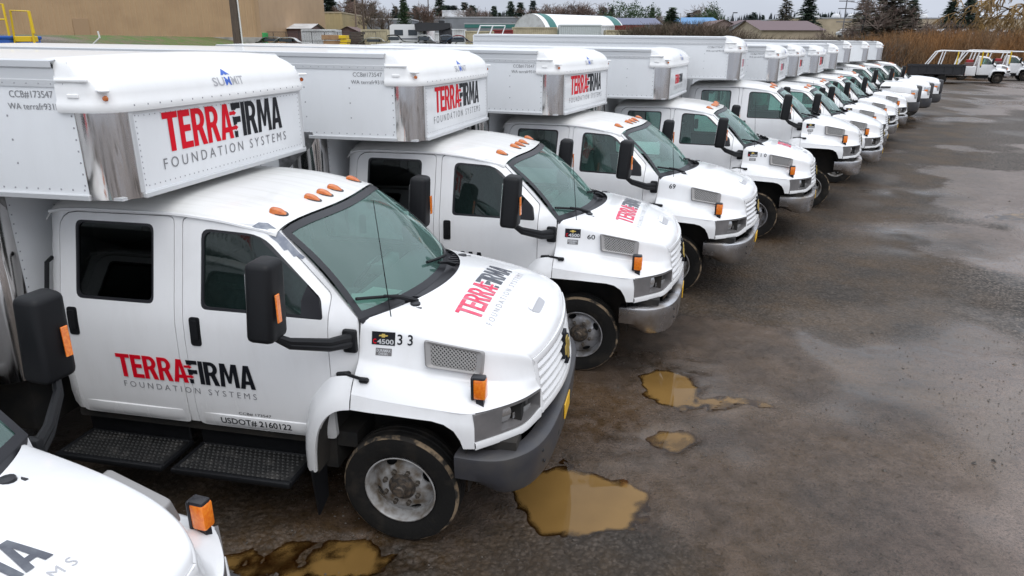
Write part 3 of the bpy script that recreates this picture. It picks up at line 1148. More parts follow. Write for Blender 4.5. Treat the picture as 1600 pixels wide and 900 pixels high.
def mk_rimdark(cx, cy, sgn, r=.415):
    return lambda: MB().lathe([(.0, -.03 * -sgn), (.24, -.03 * -sgn)], (cx, cy, r), 24)
def mk_hub(cx, cy, sgn, r=.415):
    def f():
        s = -sgn
        return MB().lathe([(.098, .058 * s), (.097, .066 * s), (.080, .070 * s), (.072, .085 * s), (.048, .088 * s), (.044, .10 * s), (.042, .130 * s), (.034, .138 * s), (0, .139 * s)], (cx, cy, r), 24)
    return f
def mk_nut(cx, cy, sgn, k, r=.415):
    def f():
        s = -sgn
        a = 2 * math.pi * (k + .5) / 8
        return MB().lathe([(.0175, .058 * s), (.0175, .086 * s), (.012, .09 * s), (.0105, .10 * s), (0, .101 * s)], (cx + .125 * math.cos(a), cy, r + .125 * math.sin(a)), 6)
    return f
def mk_under():
    m = MB()
    for y in (-.42, .42):
        m.box(-7.3, .75, y - .04, y + .04, .55, .80)
    m.box(-2.6, -.35, -.93, .93, .62, .735)                 # floor
    m.box(-.62, -.50, -.95, .95, .45, 1.5)                   # bulkhead
    m.box(-.50, .80, -.60, .60, .50, 1.26)                   # engine bay
    m.box(.60, .80, -.86, .86, .56, 1.05)
    m.box(-.10, .10, -.95, .95, .33, .50, .03, 1)            # axle
    m.box(.5, .80, -1.03, 1.03, .60, .86)
    for x in (-5.05,):
        m.box(x - .12, x + .12, -.9, .9, .32, .52, .03, 1)
    m.box(-4.3, -3.0, -.95, -.45, .42, .86, .05, 2)
    m.box(-4.3, -3.0, .45, .95, .42, .86, .05, 2)
    return m
def mk_well(sgn):
    """inner wheel house"""
    def f():
        m = MB()
        pts = catmull([(-.56, 0, .50), (-.53, 0, .80), (-.44, 0, .99), (-.25, 0, 1.045), (.1, 0, 1.05), (.34, 0, 1.03), (.46, 0, .93), (.50, 0, .70), (.50, 0, .5)], 3)
        m.grid([[(p.x, sgn * -y, p.z + .012) for y in (1.135, .9, .62)] for p in pts])
        m.grid([[(p.x, sgn * -.62, p.z) for p in pts], [(p.x * .3, sgn * -.62, .4) for p in pts]])
        return m
    return f
def mk_flap(sgn):
    return lambda: MB().add([(-.60, sgn * -1.165, .54), (-.60, sgn * -.95, .54), (-.60, sgn * -.97, .22), (-.60, sgn * -1.12, .16), (-.585, sgn * -1.165, .54), (-.585, sgn * -.95, .54), (-.585, sgn * -.97, .22), (-.585, sgn * -1.12, .16)],
                            [(0, 1, 2, 3), (7, 6, 5, 4), (0, 4, 5, 1), (1, 5, 6, 2), (2, 6, 7, 3), (3, 7, 4, 0)])
def mk_dash():
    m = MB()
    m.grid([[(-.10 - .20 * (y / .9) ** 2, y, 1.555), (-.35 - .12 * (y / .9) ** 2, y, 1.565), (-.55, y, 1.54), (-.62, y, 1.42), (-.58, y, 1.1)] for y in [-.88 + 1.76 * k / 16 for k in range(17)]])
    m.box(-.72, -.56, .22, .62, 1.50, 1.60, .03, 2)
    return m
def mk_seat(x, y):
    def f():
        m = MB()
        m.box(x - .25, x + .28, y - .27, y + .27, 1.02, 1.22, .06, 2)
        m.box(-.07, .07, -.26, .26, 0, .66, .06, 2, Matrix.Translation((x - .24, y, 1.16)) @ Matrix.Rotation(R(-10), 4, 'Y'))
        m.box(-.045, .045, -.13, .13, 0, .19, .04, 2, Matrix.Translation((x - .36, y, 1.83)) @ Matrix.Rotation(R(-6), 4, 'Y'))
        return m
    return f
def mk_bench():
    m = MB()
    m.box(-2.45, -1.95, -.80, .80, 1.02, 1.22, .06, 2)
    m.box(-.07, .07, -.80, .80, 0, .62, .06, 2, Matrix.Translation((-2.44, 0, 1.16)) @ Matrix.Rotation(R(-8), 4, 'Y'))
    return m
def mk_wheel_steer():
    m = MB()
    c = Vector((-.74, .42, 1.50))
    ax = Vector((-.75, 0, .66)).normalized()
    u = Vector((0, 1, 0))
    w = ax.cross(u)
    pts = [c + (u * math.cos(t) + w * math.sin(t)) * .21 for t in [2 * math.pi * k / 24 for k in range(25)]]
    m.tube(pts, .017, 6, cap=False)
    for t in (0.1, 3.04, 4.71):
        m.tube([c, c + (u * math.cos(t) + w * math.sin(t)) * .2], .016, 5)
    m.tube([c, c - ax * .25], .035, 8)
    m.lathe([(0, .02), (.06, .015), (.07, -.01)], c, 12, 'x')
    return m
def mk_liner():
    g = [[(x, y, roof_z(x, y) - .045) for y in [-.78 + 1.56 * k / 10 for k in range(11)]] for x in [-2.55 + 1.68 * k / 8 for k in range(9)]]
    return MB().grid(g)
def mk_inner():
    m = MB()
    for s in (-1, 1):
        m.grid([[(x, s * (WZ(z) - .06), z) for z in (.74, 1.1, 1.5, 1.575)] for x in (-2.56, -1.5, -.5)])
    m.grid([[(-2.58, y, z) for z in (.74, 1.5, 1.62)] for y in (-.85, 0, .85)])
    m.grid([[(-2.58, y, z) for z in (2.0, 2.1, 2.22)] for y in (-.80, 0, .80)])
    for s in (-1, 1):
        m.grid([[(-2.58, s * y, z) for z in (1.6, 1.8, 2.02)] for y in (.5, .6, .82)])
    return m
def mk_antenna():
    return MB().tube([(-.10, -.80, 1.56), (-.17, -.815, 2.36)], [.004, .0022], 5)
def mk_paper():
    m = MB()
    def q(x, y, a, z): 
        c, s = math.cos(a), math.sin(a)
        m.add([(x + c * u - s * v, y + s * u + c * v, z + .012 * abs(u)) for u, v in ((-.12, -.17), (.12, -.17), (.12, .17), (-.12, .17))], [(0, 1, 2, 3)])
    q(-.36, -.60, .3, 1.592)
    q(-.33, -.50, -.15, 1.598)
    return m
def mk_worn():
    out = [(-1.02, 2.155), (-.985, 2.178), (-.93, 2.172), (-.87, 2.135), (-.80, 2.078), (-.70, 1.985), (-.665, 1.965), (-.68, 1.95), (-.72, 1.972), (-.735, 1.965), (-.78, 2.01), (-.80, 2.005), (-.85, 2.055), (-.90, 2.09), (-.93, 2.12), (-.97, 2.135)]
    m = MB()
    panel(m, out, [], lambda x, z: side(x, z, .0035), .05)
    return m
# ================================================================== the van body
BX0, BX1, BY = -1.615, -7.5, 1.225
def tz(x):                                   # the body rides a little higher at the tail
    return .012 * max(-1.9 - x, 0)
def mk_boxside(sgn):
    def f():
        out = [(-1.862, 2.40), (-1.862, 3.05), (-4.7, 3.05 + tz(-4.7)), (BX1, 3.05 + tz(BX1)), (BX1, .98), (-3.05, .98), (-3.05, 2.20), (-2.83, 2.40)]
        m = MB()
        panel(m, out, [], lambda x, z: (x, sgn * -BY, z), 1.0, (0, sgn * .03, 0), pstep=2.0, grid=False)
        return m
    return f
def mk_toprail(sgn):
    def f():
        g = []
        for x in (-1.95, -4.0, BX1):
            t = tz(x)
            g.append([(x, sgn * -(BY - .01), 3.045 + t), (x, sgn * -(BY + .008), 3.046 + t), (x, sgn * -(BY + .010), 3.085 + t), (x, sgn * -(BY + .003), 3.09 + t), (x, sgn * -(BY + .003), 3.15 + t), (x, sgn * -(BY + .016), 3.16 + t), (x, sgn * -(BY + .018), 3.195 + t), (x, sgn * -(BY - .02), 3.202 + t), (x, sgn * -(BY - .06), 3.198 + t)])
        return MB().grid(g)
    return f
def mk_nosebottom():
    m = MB()
    for s in (-1, 1):
        m.box(-2.84, -1.862, s * (BY + .006) - .012, s * (BY + .006) + .012, 2.366, 2.402, .004, 1)
        m.box(-7.5, -3.02, s * (BY + .006) - .012, s * (BY + .006) + .012, .93, 1.0, .004, 1)
    m.box(-1.635, -1.590, -1.07, 1.07, 2.362, 2.398, .006, 1)
    m.box(-2.80, -1.66, -1.20, 1.20, 2.366, 2.385)           # nose floor
    m.box(-7.5, -3.0, -1.2, 1.2, .96, 1.0)
    return m
def mk_face():
    m = MB()
    m.box(-1.66, BX0, -1.075, 1.075, 2.385, 2.93)
    return m
def mk_facetrim():
    m = MB()
    for s in (-1, 1):
        m.box(-1.625, -1.607, s * 1.068 - .018, s * 1.068 + .018, 2.40, 2.915, .004, 1)
    m.box(-1.628, -1.606, -1.07, 1.07, 2.882, 2.905, .004, 1)
    return m
def corner(sgn, x0, x1, y0, y1, z0, z1, bulge=1.0):
    """rounded bright corner from the side (x0, y0) round to the front (x1, y1)"""
    def f():
        g = []
        for i in range(13):
            a = math.pi / 2 * i / 12
            x = x0 + (x1 - x0) * math.sin(a) ** bulge
            y = y1 + (y0 - y1) * math.cos(a) ** bulge
            g.append([(x, sgn * -y, z) for z in [z0 + (z1 - z0) * k / 6 for k in range(7)]])
        m = MB()
        m.grid(g)
        return m
    return f
def mk_bulkhead():
    m = MB()
    m.box(-2.83, -2.78, -1.0, 1.0, .98, 2.40)
    return m
def mk_guard(sgn):
    """tread plate gusset where the nose meets the body"""
    def f():
        m = MB()
        poly = [(-2.80, 2.43), (-2.97, 2.43), (-2.98, 2.30), (-3.22, 2.16), (-3.22, 2.05), (-3.13, 2.03), (-2.98, 2.17), (-2.83, 2.28), (-2.78, 2.36)]
        m.prism(poly, lambda x, z: (x, sgn * -(BY + .010), z), (0, sgn * .012, 0))
        for i in range(12):
            for j in range(12):
                x, z = -3.2 + .04 * i, 2.05 + .034 * j
                if inside((x, z), poly) and inside((x + .02, z), poly):
                    d = .011 if (i + j) % 2 else -.011
                    y = sgn * -(BY + .0105)
                    m.add([(x - .014, y, z - d), (x - .003, y - sgn * .004, z + .004), (x + .014, y, z + d), (x + .003, y - sgn * .004, z - .004)], [(0, 1, 2, 3)])
        return m
    return f
def mk_bodyroof():
    g = []
    for x in [-1.93, -1.97, -2.01, -2.05, -2.1] + [-2.2 + (BX1 + 2.2) * k / 12 for k in range(13)]:
        g.append([(x, y, 3.196 + tz(x) + .026 * (1 - (y / 1.2) ** 2) - .035 * (1 - smooth01((-1.96 - x) / .12))) for y in [-1.175 + 2.35 * k / 12 for k in range(13)]])
    m = MB()
    m.grid(g)
    return m
def mk_bodyrear():
    m = MB()
    m.box(BX1 - .03, BX1 + .02, -1.22, 1.22, .98, 3.25)
    return m
CAP_PLAN = None
def cap_plan():
    p = [(-1.96, -1.238), (-1.80, -1.238), (-1.70, -1.215), (-1.628, -1.14), (-1.596, -1.02), (-1.585, -.85), (-1.575, -.4), (-1.57, 0)]
    q = catmull([(a, b, 0) for a, b in p], 4)
    return q + [Vector((v.x, -v.y, 0)) for v in q[-2::-1]]
def mk_cap():
    P = cap_plan()
    n = len(P)
    rings = []
    for i, p in enumerate(P):
        q = P[max(i - 1, 0)] - P[min(i + 1, n - 1)]
        nr = Vector((-q.y, q.x, 0)).normalized()
        if nr.dot(Vector((p.x + 2.6, p.y, 0))) < 0: nr = -nr
        fr = smooth01((p.x + 1.90) / .28)            # 0 at the side, 1 on the front
        inv = .035 + .40 * fr
        row = [Vector((p.x, p.y, 2.905)) - nr * .015, Vector((p.x, p.y, 2.900)) + nr * .006, Vector((p.x, p.y, 2.918)) + nr * .014, Vector((p.x, p.y, 2.955)) + nr * .012, Vector((p.x, p.y, 2.972)) + nr * .0]
        for k in range(1, 11):
            a = math.pi / 2 * k / 10
            row.append(Vector((p.x - .43 * fr * (1 - math.cos(a)) ** 1.15, p.y - nr.y * .05 * (1 - math.cos(a)), 2.972 + .236 * math.sin(a) + .028 * (1 - (p.y / 1.2) ** 2) * math.sin(a) ** 2)))
        rings.append(row)
    m = MB()
    m.grid(rings)
    for s in (-1, 1):                                    # moulded steps on the cheek
        m.box(-1.95, -1.72, s * 1.238 - .012, s * 1.238 + .012, 3.075, 3.10, .008, 1)
        m.box(-1.74, -1.60, s * 1.20 - .03, s * 1.20 + .03, 3.02, 3.04, .008, 1, Matrix.Translation((-1.67, s * 1.2, 0)) @ Matrix.Rotation(s * R(38), 4, 'Z') @ Matrix.Translation((1.67, -s * 1.2, 0)))
        m.box(-1.88, -1.80, s * 1.240 - .008, s * 1.240 + .008, 2.985, 3.01, .005, 1)
    return m
def mk_caplamp(s):
    return lambda: MB().lathe([(0, .018), (.013, .014), (.018, 0)], (-1.648, s * 1.205, 2.985), 10, 'y') if s > 0 else MB().lathe([(0, -.018), (.013, -.014), (.018, 0)], (-1.648, s * 1.205, 2.985), 10, 'y')
def dome(m, c, n, r=.008):
    c, n = Vector(c), Vector(n)
    a = n.orthogonal().normalized()
    b = n.cross(a)
    m.add([c + a * r, c + b * r, c - a * r, c - b * r, c + n * r * .6], [(0, 1, 4), (1, 2, 4), (2, 3, 4), (3, 0, 4)])
def mk_rivets():
    m = MB()
    for s in (-1, 1):
        Y = s * (BY + .0005)
        nv = (0, s, 0)
        x = -1.90
        while x > -7.4:
            dome(m, (x, Y, 2.43), nv) if x > -2.85 else None
            if x < -3.1: dome(m, (x, Y, 1.05), nv)
            dome(m, (x, s * (BY + .009), 3.066 + tz(x)), nv, .006)
            x -= .085
        for xx in (-2.35, -2.85, -3.45, -4.05, -4.65, -5.25, -5.85, -6.45, -7.05):
            for k in range(1, 9):
                z = 3.02 - k * (.145 if xx > -2.9 else .24)
                if z > (2.45 if xx > -3 else 1.1): dome(m, (xx, Y, z), nv, .009)
        for k in range(7): dome(m, (-1.89, Y, 2.46 + k * .07), nv)
        for k in range(15): dome(m, (-3.08, Y, 1.08 + k * .075), nv)
        for k in range(13): dome(m, (BX0 + .001, s * 1.03, 2.44 + k * .036), (1, 0, 0), .006)
        for k in range(20): dome(m, (-2.779, s * .96, 1.05 + k * .066), (1, 0, 0), .007)
    for k in range(40):
        y = -1.0 + 2.0 * k / 39
        dome(m, (BX0 + .001, y, 2.432), (1, 0, 0), .006)
        dome(m, (BX0 + .001, y, 2.868), (1, 0, 0), .005)
        if k % 2 == 0 and 'cap' in CACHE: dome(m, onto('cap', (-1.0, y * 1.05, 2.937), (-1, 0, 0), .0), (1, 0, 0), .008)
    return m

# ================================================================== decals
BVH = {}
def bvh_of(key):
    if key not in BVH:
        me = CACHE[key]
        BVH[key] = BVHTree.FromPolygons([v.co[:] for v in me.vertices], [tuple(p.vertices) for p in me.polygons])
    return BVH[key]
def onto(key, o, d, lift=.003):
    h = bvh_of(key).ray_cast(Vector(o), Vector(d))
    return (h[0] - Vector(d) * lift) if h[0] is not None else Vector(o) + Vector(d)
def hood_map(y0, y1, xt, xb):
    return lambda u, v: onto('bonnet', (xb + (xt - xb) * v, y0 + (y1 - y0) * u, 2.2), (0, 0, -1), .0035)
def face_map(y0, y1, z0, z1):
    return lambda u, v: (BX0 + .003, y0 + (y1 - y0) * u, z0 + (z1 - z0) * v)
def door_map(x0, x1, z0, z1, off=.003):
    return lambda u, v: side(x0 + (x1 - x0) * u, z0 + (z1 - z0) * v, off)
def cap_map(y0, y1, z0, z1):
    return lambda u, v: onto('cap', (-1.0, y0 + (y1 - y0) * u, z0 + (z1 - z0) * v), (-1, 0, 0))
def bside_map(x0, x1, z0, z1):
    return lambda u, v: (x0 + (x1 - x0) * u, -(BY + .003), z0 + (z1 - z0) * v)
def bonnet_side_map(x0, x1, z0, z1):
    def f(u, v):
        return onto('bonnet', (x0 + (x1 - x0) * u, -1.6, z0 + (z1 - z0) * v), (0, 1, 0), .003)
    return f

FS = spaced('FOUNDATION') + '   ' + spaced('SYSTEMS')
def add_wheel(t, nm, x, sgn, cy, wm, hubbed=True, r=.415):
    k = f'{nm}_{x}_{sgn}_{cy}'
    w = part('tyre', 'ty' + k, mk_tyre(x, -sgn * cy, sgn), [M_RUBBER, M_MUD], t)
    rim = part('rim', 'rim' + k + wm.name, mk_rim(x, -sgn * cy, sgn), wm, w)
    part('rim_well', 'rw' + k, mk_rimdark(x, -sgn * cy, sgn), M_VOID, w)
    if hubbed:
        part('hub', 'hub' + k, mk_hub(x, -sgn * cy, sgn), M_HUB, w)
        for q in range(8):
            part('lug_nut', f'nut{k}_{q}', mk_nut(x, -sgn * cy, sgn, q), M_NUT, w)
    return w

def build_cab(t, L, z, front_glass=M_SIDEG, rear_glass=M_DARKG, crew=True, decals=None):
    """cab, doors, glass, mirrors: shared by every truck of the row"""
    sf, x0 = (mk_side_frame, -2.63) if crew else (mk_side_frame_short, -1.66)
    k = 'crew' if crew else 'short'
    part('cab_frame', 'sideframe_r' + k, sf, M_PAINT, t, L)
    part('cab_frame', 'sideframe_l' + k, lambda: sf().mirror(), M_PAINT, t, L)
    part('cab_back', 'cabback' + k, lambda: mk_back(x0), M_PAINT, t, L)
    rf = part('roof', 'roof' + k, lambda: mk_roof(x0), M_ROOF, t, L)
    if crew:
        for s in (-1, 1): part('drip_rail', f'rail{s}', lambda: mk_rail(s), M_PAINT, rf)
    for y in (-.62, -.19, 0.0, .19, .62):
        b = part('roof_lamp', f'lampb{y}', mk_lampbase(y), M_SEAL, t, L)
        part('lens', f'lampl{y}', mk_rooflamp(y), M_AMBERD, b)
    for nm, o, w, g, hx in (('rear_door', DOOR_R, WIN_R, rear_glass, (-2.455, -2.375)), ('front_door', DOOR_F, WIN_F, front_glass, (-1.485, -1.405))):
        if nm == 'rear_door' and not crew: continue
        for s in ('r', 'l'):
            mir = (lambda fn: fn) if s == 'r' else (lambda fn: (lambda: fn().mirror()))
            d = part(nm, nm + s, mir(mk_door(o, w)), M_PAINT, t, L)
            part('window', nm + s + 'w' + g.name, mir(mk_glass(w, -.016)), g, d)
            part('window_seal', nm + s + 'seal', mir(mk_winseal(w)), M_SEAL, d)
            part('sill_moulding', nm + s + 'sill', mir(mk_sill(min(p[0] for p in o) + .012, max(p[0] for p in o) - .012)), M_PAINT, d)
            part('handle', nm + s + 'h', mir(mk_handle(hx[0], hx[1], 1.33, 1.535)), M_BLACK, d)
            if nm == 'front_door':
                part('sail_panel', 'sail' + s, mir(mk_sail), M_SEAL, d)
                if decals and s == 'r': decals(d)
    for s in ('r', 'l'):
        mir = (lambda fn: fn) if s == 'r' else (lambda fn: (lambda: fn().mirror()))
        if crew: part('grab_handle', 'grab' + s, mir(mk_grab), M_BLACK, t, L)
        part('step', 'st1' + s, mir(mk_step(-1.66, -.74)), M_BLACK, t, L)
        if crew: part('step', 'st2' + s, mir(mk_step(-2.62, -1.73)), M_BLACK, t, L)
        part('step_tread', 'str1' + s, mir(mk_tread(-1.66, -.74)), M_UNDERL, t, L)
        if crew: part('step_tread', 'str2' + s, mir(mk_tread(-2.62, -1.73)), M_UNDERL, t, L)
        sg = 1 if s == 'r' else -1
        a = part('mirror', 'marm' + s, mk_mirror_arm(sg), M_BLACK, t, L)
        part('mirror_head', 'mhead' + s, mk_mirror_head(sg), M_BLACK, a)
        part('mirror_glass', 'mgl' + s, mk_mirror_glass(sg), M_REFL, a)
        part('reflector', 'mamb' + s, mk_mirror_amber(sg), M_AMBER, a)
    w = part('windscreen', 'ws', mk_windscreen(-.955, .955, .05, .945, .0), M_WIND, t, L)
    part('windscreen_seal', 'wsf', mk_ws_frame, M_SEAL, w)
    for k, (a, e) in enumerate(((.35, -.10), (-.55, -.86))): part('wiper', f'wip{k}', lambda: mk_wiper(a, e), M_BLACK, w)
    part('cowl', 'cowl', mk_cowl, M_SEAL, t, L)
    d = part('dashboard', 'dash', mk_dash, M_DASH, t, L)
    part('steering_wheel', 'steer', mk_wheel_steer, M_BLACK, d)
    for y in (-.45, .45):
        part('seat', f'seat{y}', mk_seat(-1.15, y), M_SEAT, t, L)
    if crew:
        part('rear_bench', 'bench', mk_bench, M_SEAT, t, L)
        part('headliner', 'liner', mk_liner, M_LINER, t, L)
        part('inner_trim', 'inner', mk_inner, M_DASH, t, L)
    part('chassis', 'under', mk_under, M_UNDER, t, L)

def build_body(t, L, logo=1.0, mats=(M_RED, M_INK), summit=True, ccb=True, sidelet=False):
    """the riveted van body with its nose over the cab"""
    b = part('van_body', 'boxside_r', mk_boxside(1), M_BOX, t, L)
    part('side_wall', 'boxside_l', mk_boxside(-1), M_BOX, b)
    part('top_rail', 'trail_r', mk_toprail(1), M_TRIM, b)
    part('top_rail', 'trail_l', mk_toprail(-1), M_TRIM, b)
    part('bottom_rail', 'nb', mk_nosebottom, M_TRIM, b)
    part('nose_face', 'face', mk_face, M_BOX, b)
    part('face_trim', 'ftrim', mk_facetrim, M_TRIM, b)
    part('bulkhead', 'bulk', mk_bulkhead, M_BOX, b)
    part('rear_wall', 'brear', mk_bodyrear, M_BOX, b)
    part('body_roof', 'broof', mk_bodyroof, M_CAP, b)
    for s in (1, -1):
        part('nose_corner', f'nc{s}', corner(s, -1.866, -1.612, 1.229, 1.060, 2.37, 2.915), M_CHROME, b)
        part('corner_post', f'cp{s}', corner(s, -3.06, -2.775, 1.229, .985, .98, 2.372, .8), M_CHROME, b)
        part('gusset_plate', f'gus{s}', mk_guard(s), M_DIAMOND, b)
    part('nose_cap', 'cap', mk_cap, M_CAP, b)
    for s in (-1, 1):
        part('marker_lamp', f'cl{s}', mk_caplamp(s), M_AMBERD, b)
    r = part('rivets', 'riv', mk_rivets, M_RIVET, b, angle=0)
    r['kind'] = 'stuff'
    k = f'{logo}'
    if logo:
        w, h = 1.51 * logo, .255 * (logo if logo < .9 else 1)
        yc = -.035 + (.0 if logo > .9 else .0)
        z0 = 2.612 if logo > .9 else 2.60
        fm = face_map(yc - w / 2, yc + w / 2, z0, z0 + h)
        part('red_lettering', 'flr' + k + mats[0].name, lambda: logo_mb(0, fm), mats[0], b, angle=0)
        part('black_lettering', 'flb' + k + mats[1].name, lambda: logo_mb(1, fm), mats[1], b, angle=0)
        part('grey_lettering', 'fls' + k, lambda: text_mb(FS, face_map(yc - w * .53, yc + w * .53, z0 - .105, z0 - .035), -.004), M_GREYT, b, angle=0)
    if summit:
        part('maker_lettering', 'sum1', lambda: text_mb('SU', cap_map(-.235, -.095, 3.005, 3.062), .01), M_GREYL, b, angle=0)
        part('maker_lettering', 'sum2', lambda: text_mb('MIT', cap_map(-.005, .150, 3.005, 3.062), .01), M_GREYL, b, angle=0)
        def mt():
            m = text_mb('M', cap_map(-.085, -.015, 3.005, 3.062), .02)
            f = cap_map(-.105, .005, 3.075, 3.118)
            m.add([f(*p) for p in ((0, 0), (.5, 1), (1, 0), (.75, .1), (.55, .0), (.4, .2), (.25, 0))], [(0, 1, 6), (6, 1, 5), (5, 1, 4), (4, 1, 3), (3, 1, 2)])
            return m
        part('maker_emblem', 'sum3', mt, M_BLUE, b, angle=0)
    if ccb:
        part('side_lettering', 'ccb1', lambda: text_mb('CCB#173547', bside_map(-2.30, -1.99, 2.985, 3.025), .0), M_GREYT, b, angle=0)
        part('side_lettering', 'ccb2', lambda: text_mb('WA terrafr931h', bside_map(-2.325, -1.965, 2.915, 2.952), .0), M_GREYT, b, angle=0)

def build_kodiak(pose, label, lift=0.0, bumper=M_CHROMEB, wheel=M_WHEELW, hood='logo', badge=True, number=None, door=True, body=1.0, bmats=(M_RED, M_INK),
                 front_glass=M_SIDEG, rear_glass=M_DARKG, extra=None, vent='mesh', summit=True, ccb=True, name='box_truck', group='white box trucks parked in a row', amber=True, crew=True):
    t = empty(name, (pose[0], pose[1], 0), pose[2])
    tag(t, label, 'truck', group)
    L = (0, 0, lift)
    def decals(d):
        if not door: return
        fm = door_map(-2.115, -1.035, 1.035, 1.215, .0055)
        part('red_lettering', 'dlr', lambda: logo_mb(0, fm, .4), M_RED, d, angle=0)
        part('black_lettering', 'dlb', lambda: logo_mb(1, fm, .4), M_INK, d, angle=0)
        part('grey_lettering', 'dls', lambda: text_mb(FS, door_map(-2.09, -1.04, .955, 1.00), -.004), M_GREYT, d, angle=0)
        part('registration_lettering', 'dlu', lambda: text_mb('USDOT# 2160122', door_map(-1.345, -.80, .742, .79, .0145), .012), M_INK, d, angle=0)
        part('registration_lettering', 'dlc', lambda: text_mb('CCB# 173547', door_map(-1.20, -.95, .822, .842), .0), M_INK, d, angle=0)
    build_cab(t, L, lift, front_glass, rear_glass, crew, decals)
    b = part('bonnet', 'bonnet', mk_bonnet, M_PAINT, t, L, angle=50, weld=.0006)
    part('bonnet_handle', 'scoop', mk_scoop, M_PAINT, b)
    part('handle_recess', 'scooph', mk_scoop_hole, M_GREYL, b)
    for s in (1, -1):
        part('fender', f'fender{s}', mk_fender(s), M_PAINT, t, L)
        part('fender_flare', f'flare{s}', mk_flare(s) if s > 0 else (lambda: mk_flare(1)().mirror()), M_PAINT, t, L, angle=60)
        lb = part('lamp_bezel', f'bez{s}', mk_lamp_bezel(s), M_GREYP, t, L)
        part('headlamp', f'hl{s}', mk_lamp(s), M_REFL, lb)
        part('valance', f'val{s}', mk_valance(s), M_PAINT, t, L)
        v = part('side_vent', f'vf{s}', mk_vent_frame(s), M_VENTF, t, L)
        part('vent_void', f'vv{s}', mk_vent_void(s), M_VOID, v)
        part('vent_grid', f'vm{s}{vent}', mk_vent_mesh(s, vent == 'slats'), M_MESH, v)
        g = part('turn_signal', f'sg{s}', mk_signal(s, False), M_SEAL, t, L)
        part('lens', f'sgl{s}', mk_signal(s, True), M_AMBER, g)
        part('bonnet_latch', f'lat{s}', mk_latch(s), M_BLACK, t, L)
        part('wheel_house', f'well{s}', mk_well(s), M_UNDER, t, L)
        part('mud_flap', f'flap{s}', mk_flap(s), M_BLACK, t, L)
        add_wheel(t, 'f', 0.0, s, .962, wheel)
        add_wheel(t, 'r', -5.05, s, 1.02, wheel, False)
        add_wheel(t, 'r', -5.05, s, .76, wheel, False)
    gr = part('grille', 'grf', mk_grille_frame, M_PAINT, t, L)
    for k, zz in enumerate((.985, 1.045, 1.105, 1.165, 1.225)):
        part('grille_bar', f'grb{k}', mk_grille_bar(zz), M_PAINT, gr)
    part('grille_back', 'grk', mk_grille_back, M_VOID, gr)
    e = part('emblem', 'emb', mk_emblem_back, M_INK, t, L)
    part('emblem_face', 'embf', mk_emblem, M_GOLD, e)
    bp = part('bumper', 'bump' + bumper.name, mk_bumper, bumper, t, L)
    part('bumper_fittings', 'bslot', mk_bumper_slot, M_VOID, bp)
    pl = part('number_plate', 'plate', mk_plate, M_PLATE, t, L)
    if hood:
        if hood == 'logo':
            fm, fs = hood_map(-.58, .49, .275, .455), hood_map(-.60, .515, .500, .545)
        elif hood == 'logo_front':
            fm, fs = hood_map(-.70, .37, .325, .50), hood_map(-.72, .395, .545, .59)
        else:
            fm, fs = hood_map(-.30, .25, .27, .50), hood_map(-.33, .28, .545, .58)
        part('red_lettering', 'hlr' + hood, lambda: logo_mb(0, fm, .22), M_PINK, b, angle=0)
        part('black_lettering', 'hlb' + hood, lambda: logo_mb(1, fm, .22), M_INKF, b, angle=0)
        part('grey_lettering', 'hls' + hood, lambda: text_mb(FS, fs, -.004), M_GREYL, b, angle=0)
    if badge:
        def bp_():
            f = bonnet_side_map(-.195, -.035, 1.422, 1.508)
            g = [[f(i / 4, j / 2) for j in range(3)] for i in range(5)]
            return MB().grid(g)
        bd = part('model_badge', 'badge', bp_, M_INK, t, L, angle=0)
        def sub(a, c, d, e_): return lambda u, v: Vector(bonnet_side_map(-.195, -.035, 1.422, 1.508)(a + (c - a) * u, d + (e_ - d) * v)) + Vector((0, -.002, 0))
        part('badge_emblem', 'badgeb', lambda: MB().add([sub(.30, .70, .52, .92)(u + .5, v + .5) for u, v in BOW], [(0, 1, 2, 11), (2, 3, 4, 5, 8, 9, 10, 11), (5, 6, 7, 8)]), M_GOLD, bd, angle=0)
        part('badge_lettering', 'badget', lambda: text_mb('4500', sub(.24, .95, .10, .46), .03), M_SILV, bd, angle=0)
        part('badge_lettering', 'badgec', lambda: text_mb('C', sub(.06, .20, .10, .46), .03), M_RED, bd, angle=0)
        def b2():
            f = bonnet_side_map(-.165, -.055, 1.355, 1.402)
            return MB().grid([[f(i / 3, j / 2) for j in range(3)] for i in range(4)])
        bd2 = part('engine_badge', 'badge2', b2, M_GREYP, t, L, angle=0)
        f2 = lambda y0, y1, x0=.06, x1=.94: (lambda u, v: Vector(bonnet_side_map(-.165, -.055, 1.355, 1.402)(x0 + (x1 - x0) * u, y0 + (y1 - y0) * v)) + Vector((0, -.002, 0)))
        part('badge_lettering', 'badge2t', lambda: text_mb('DURAMAX', f2(.5, .88), .02), M_SILV, bd2, angle=0)
        part('badge_lettering', 'badge2u', lambda: text_mb('DIESEL', f2(.12, .42, .2, .8), .02), M_SILV, bd2, angle=0)
    if number:
        xs = {'33': (-.02, .085, 1.432, 1.498), '60': (.035, .115, 1.415, 1.46), '69': (-.13, -.045, 1.44, 1.50), '10': (.02, .115, 1.428, 1.485), '37': (-.145, -.08, 1.30, 1.36)}[number]
        part('fleet_number', 'num' + number, lambda: text_mb(spaced(number) if number in ('33', '10') else number, bonnet_side_map(*xs), .012), M_INK, t, L, angle=0)
    part('antenna', 'ant', mk_antenna, M_BLACK, t, L)
    if body:
        build_body(t, L, body, bmats, summit, ccb)
    if extra:
        extra(t, L)
    return t
M_UNDERL = mat('step_tread', (0.018, 0.018, 0.018), 0.6, 0.2, col2=(0.08, 0.075, 0.07), nscale=7, ncut=(0.52, 0.75))
M_LENS = mat('clear_lens', (.42, .43, .44), .15, .3, col2=(.7, .7, .7), nscale=14)
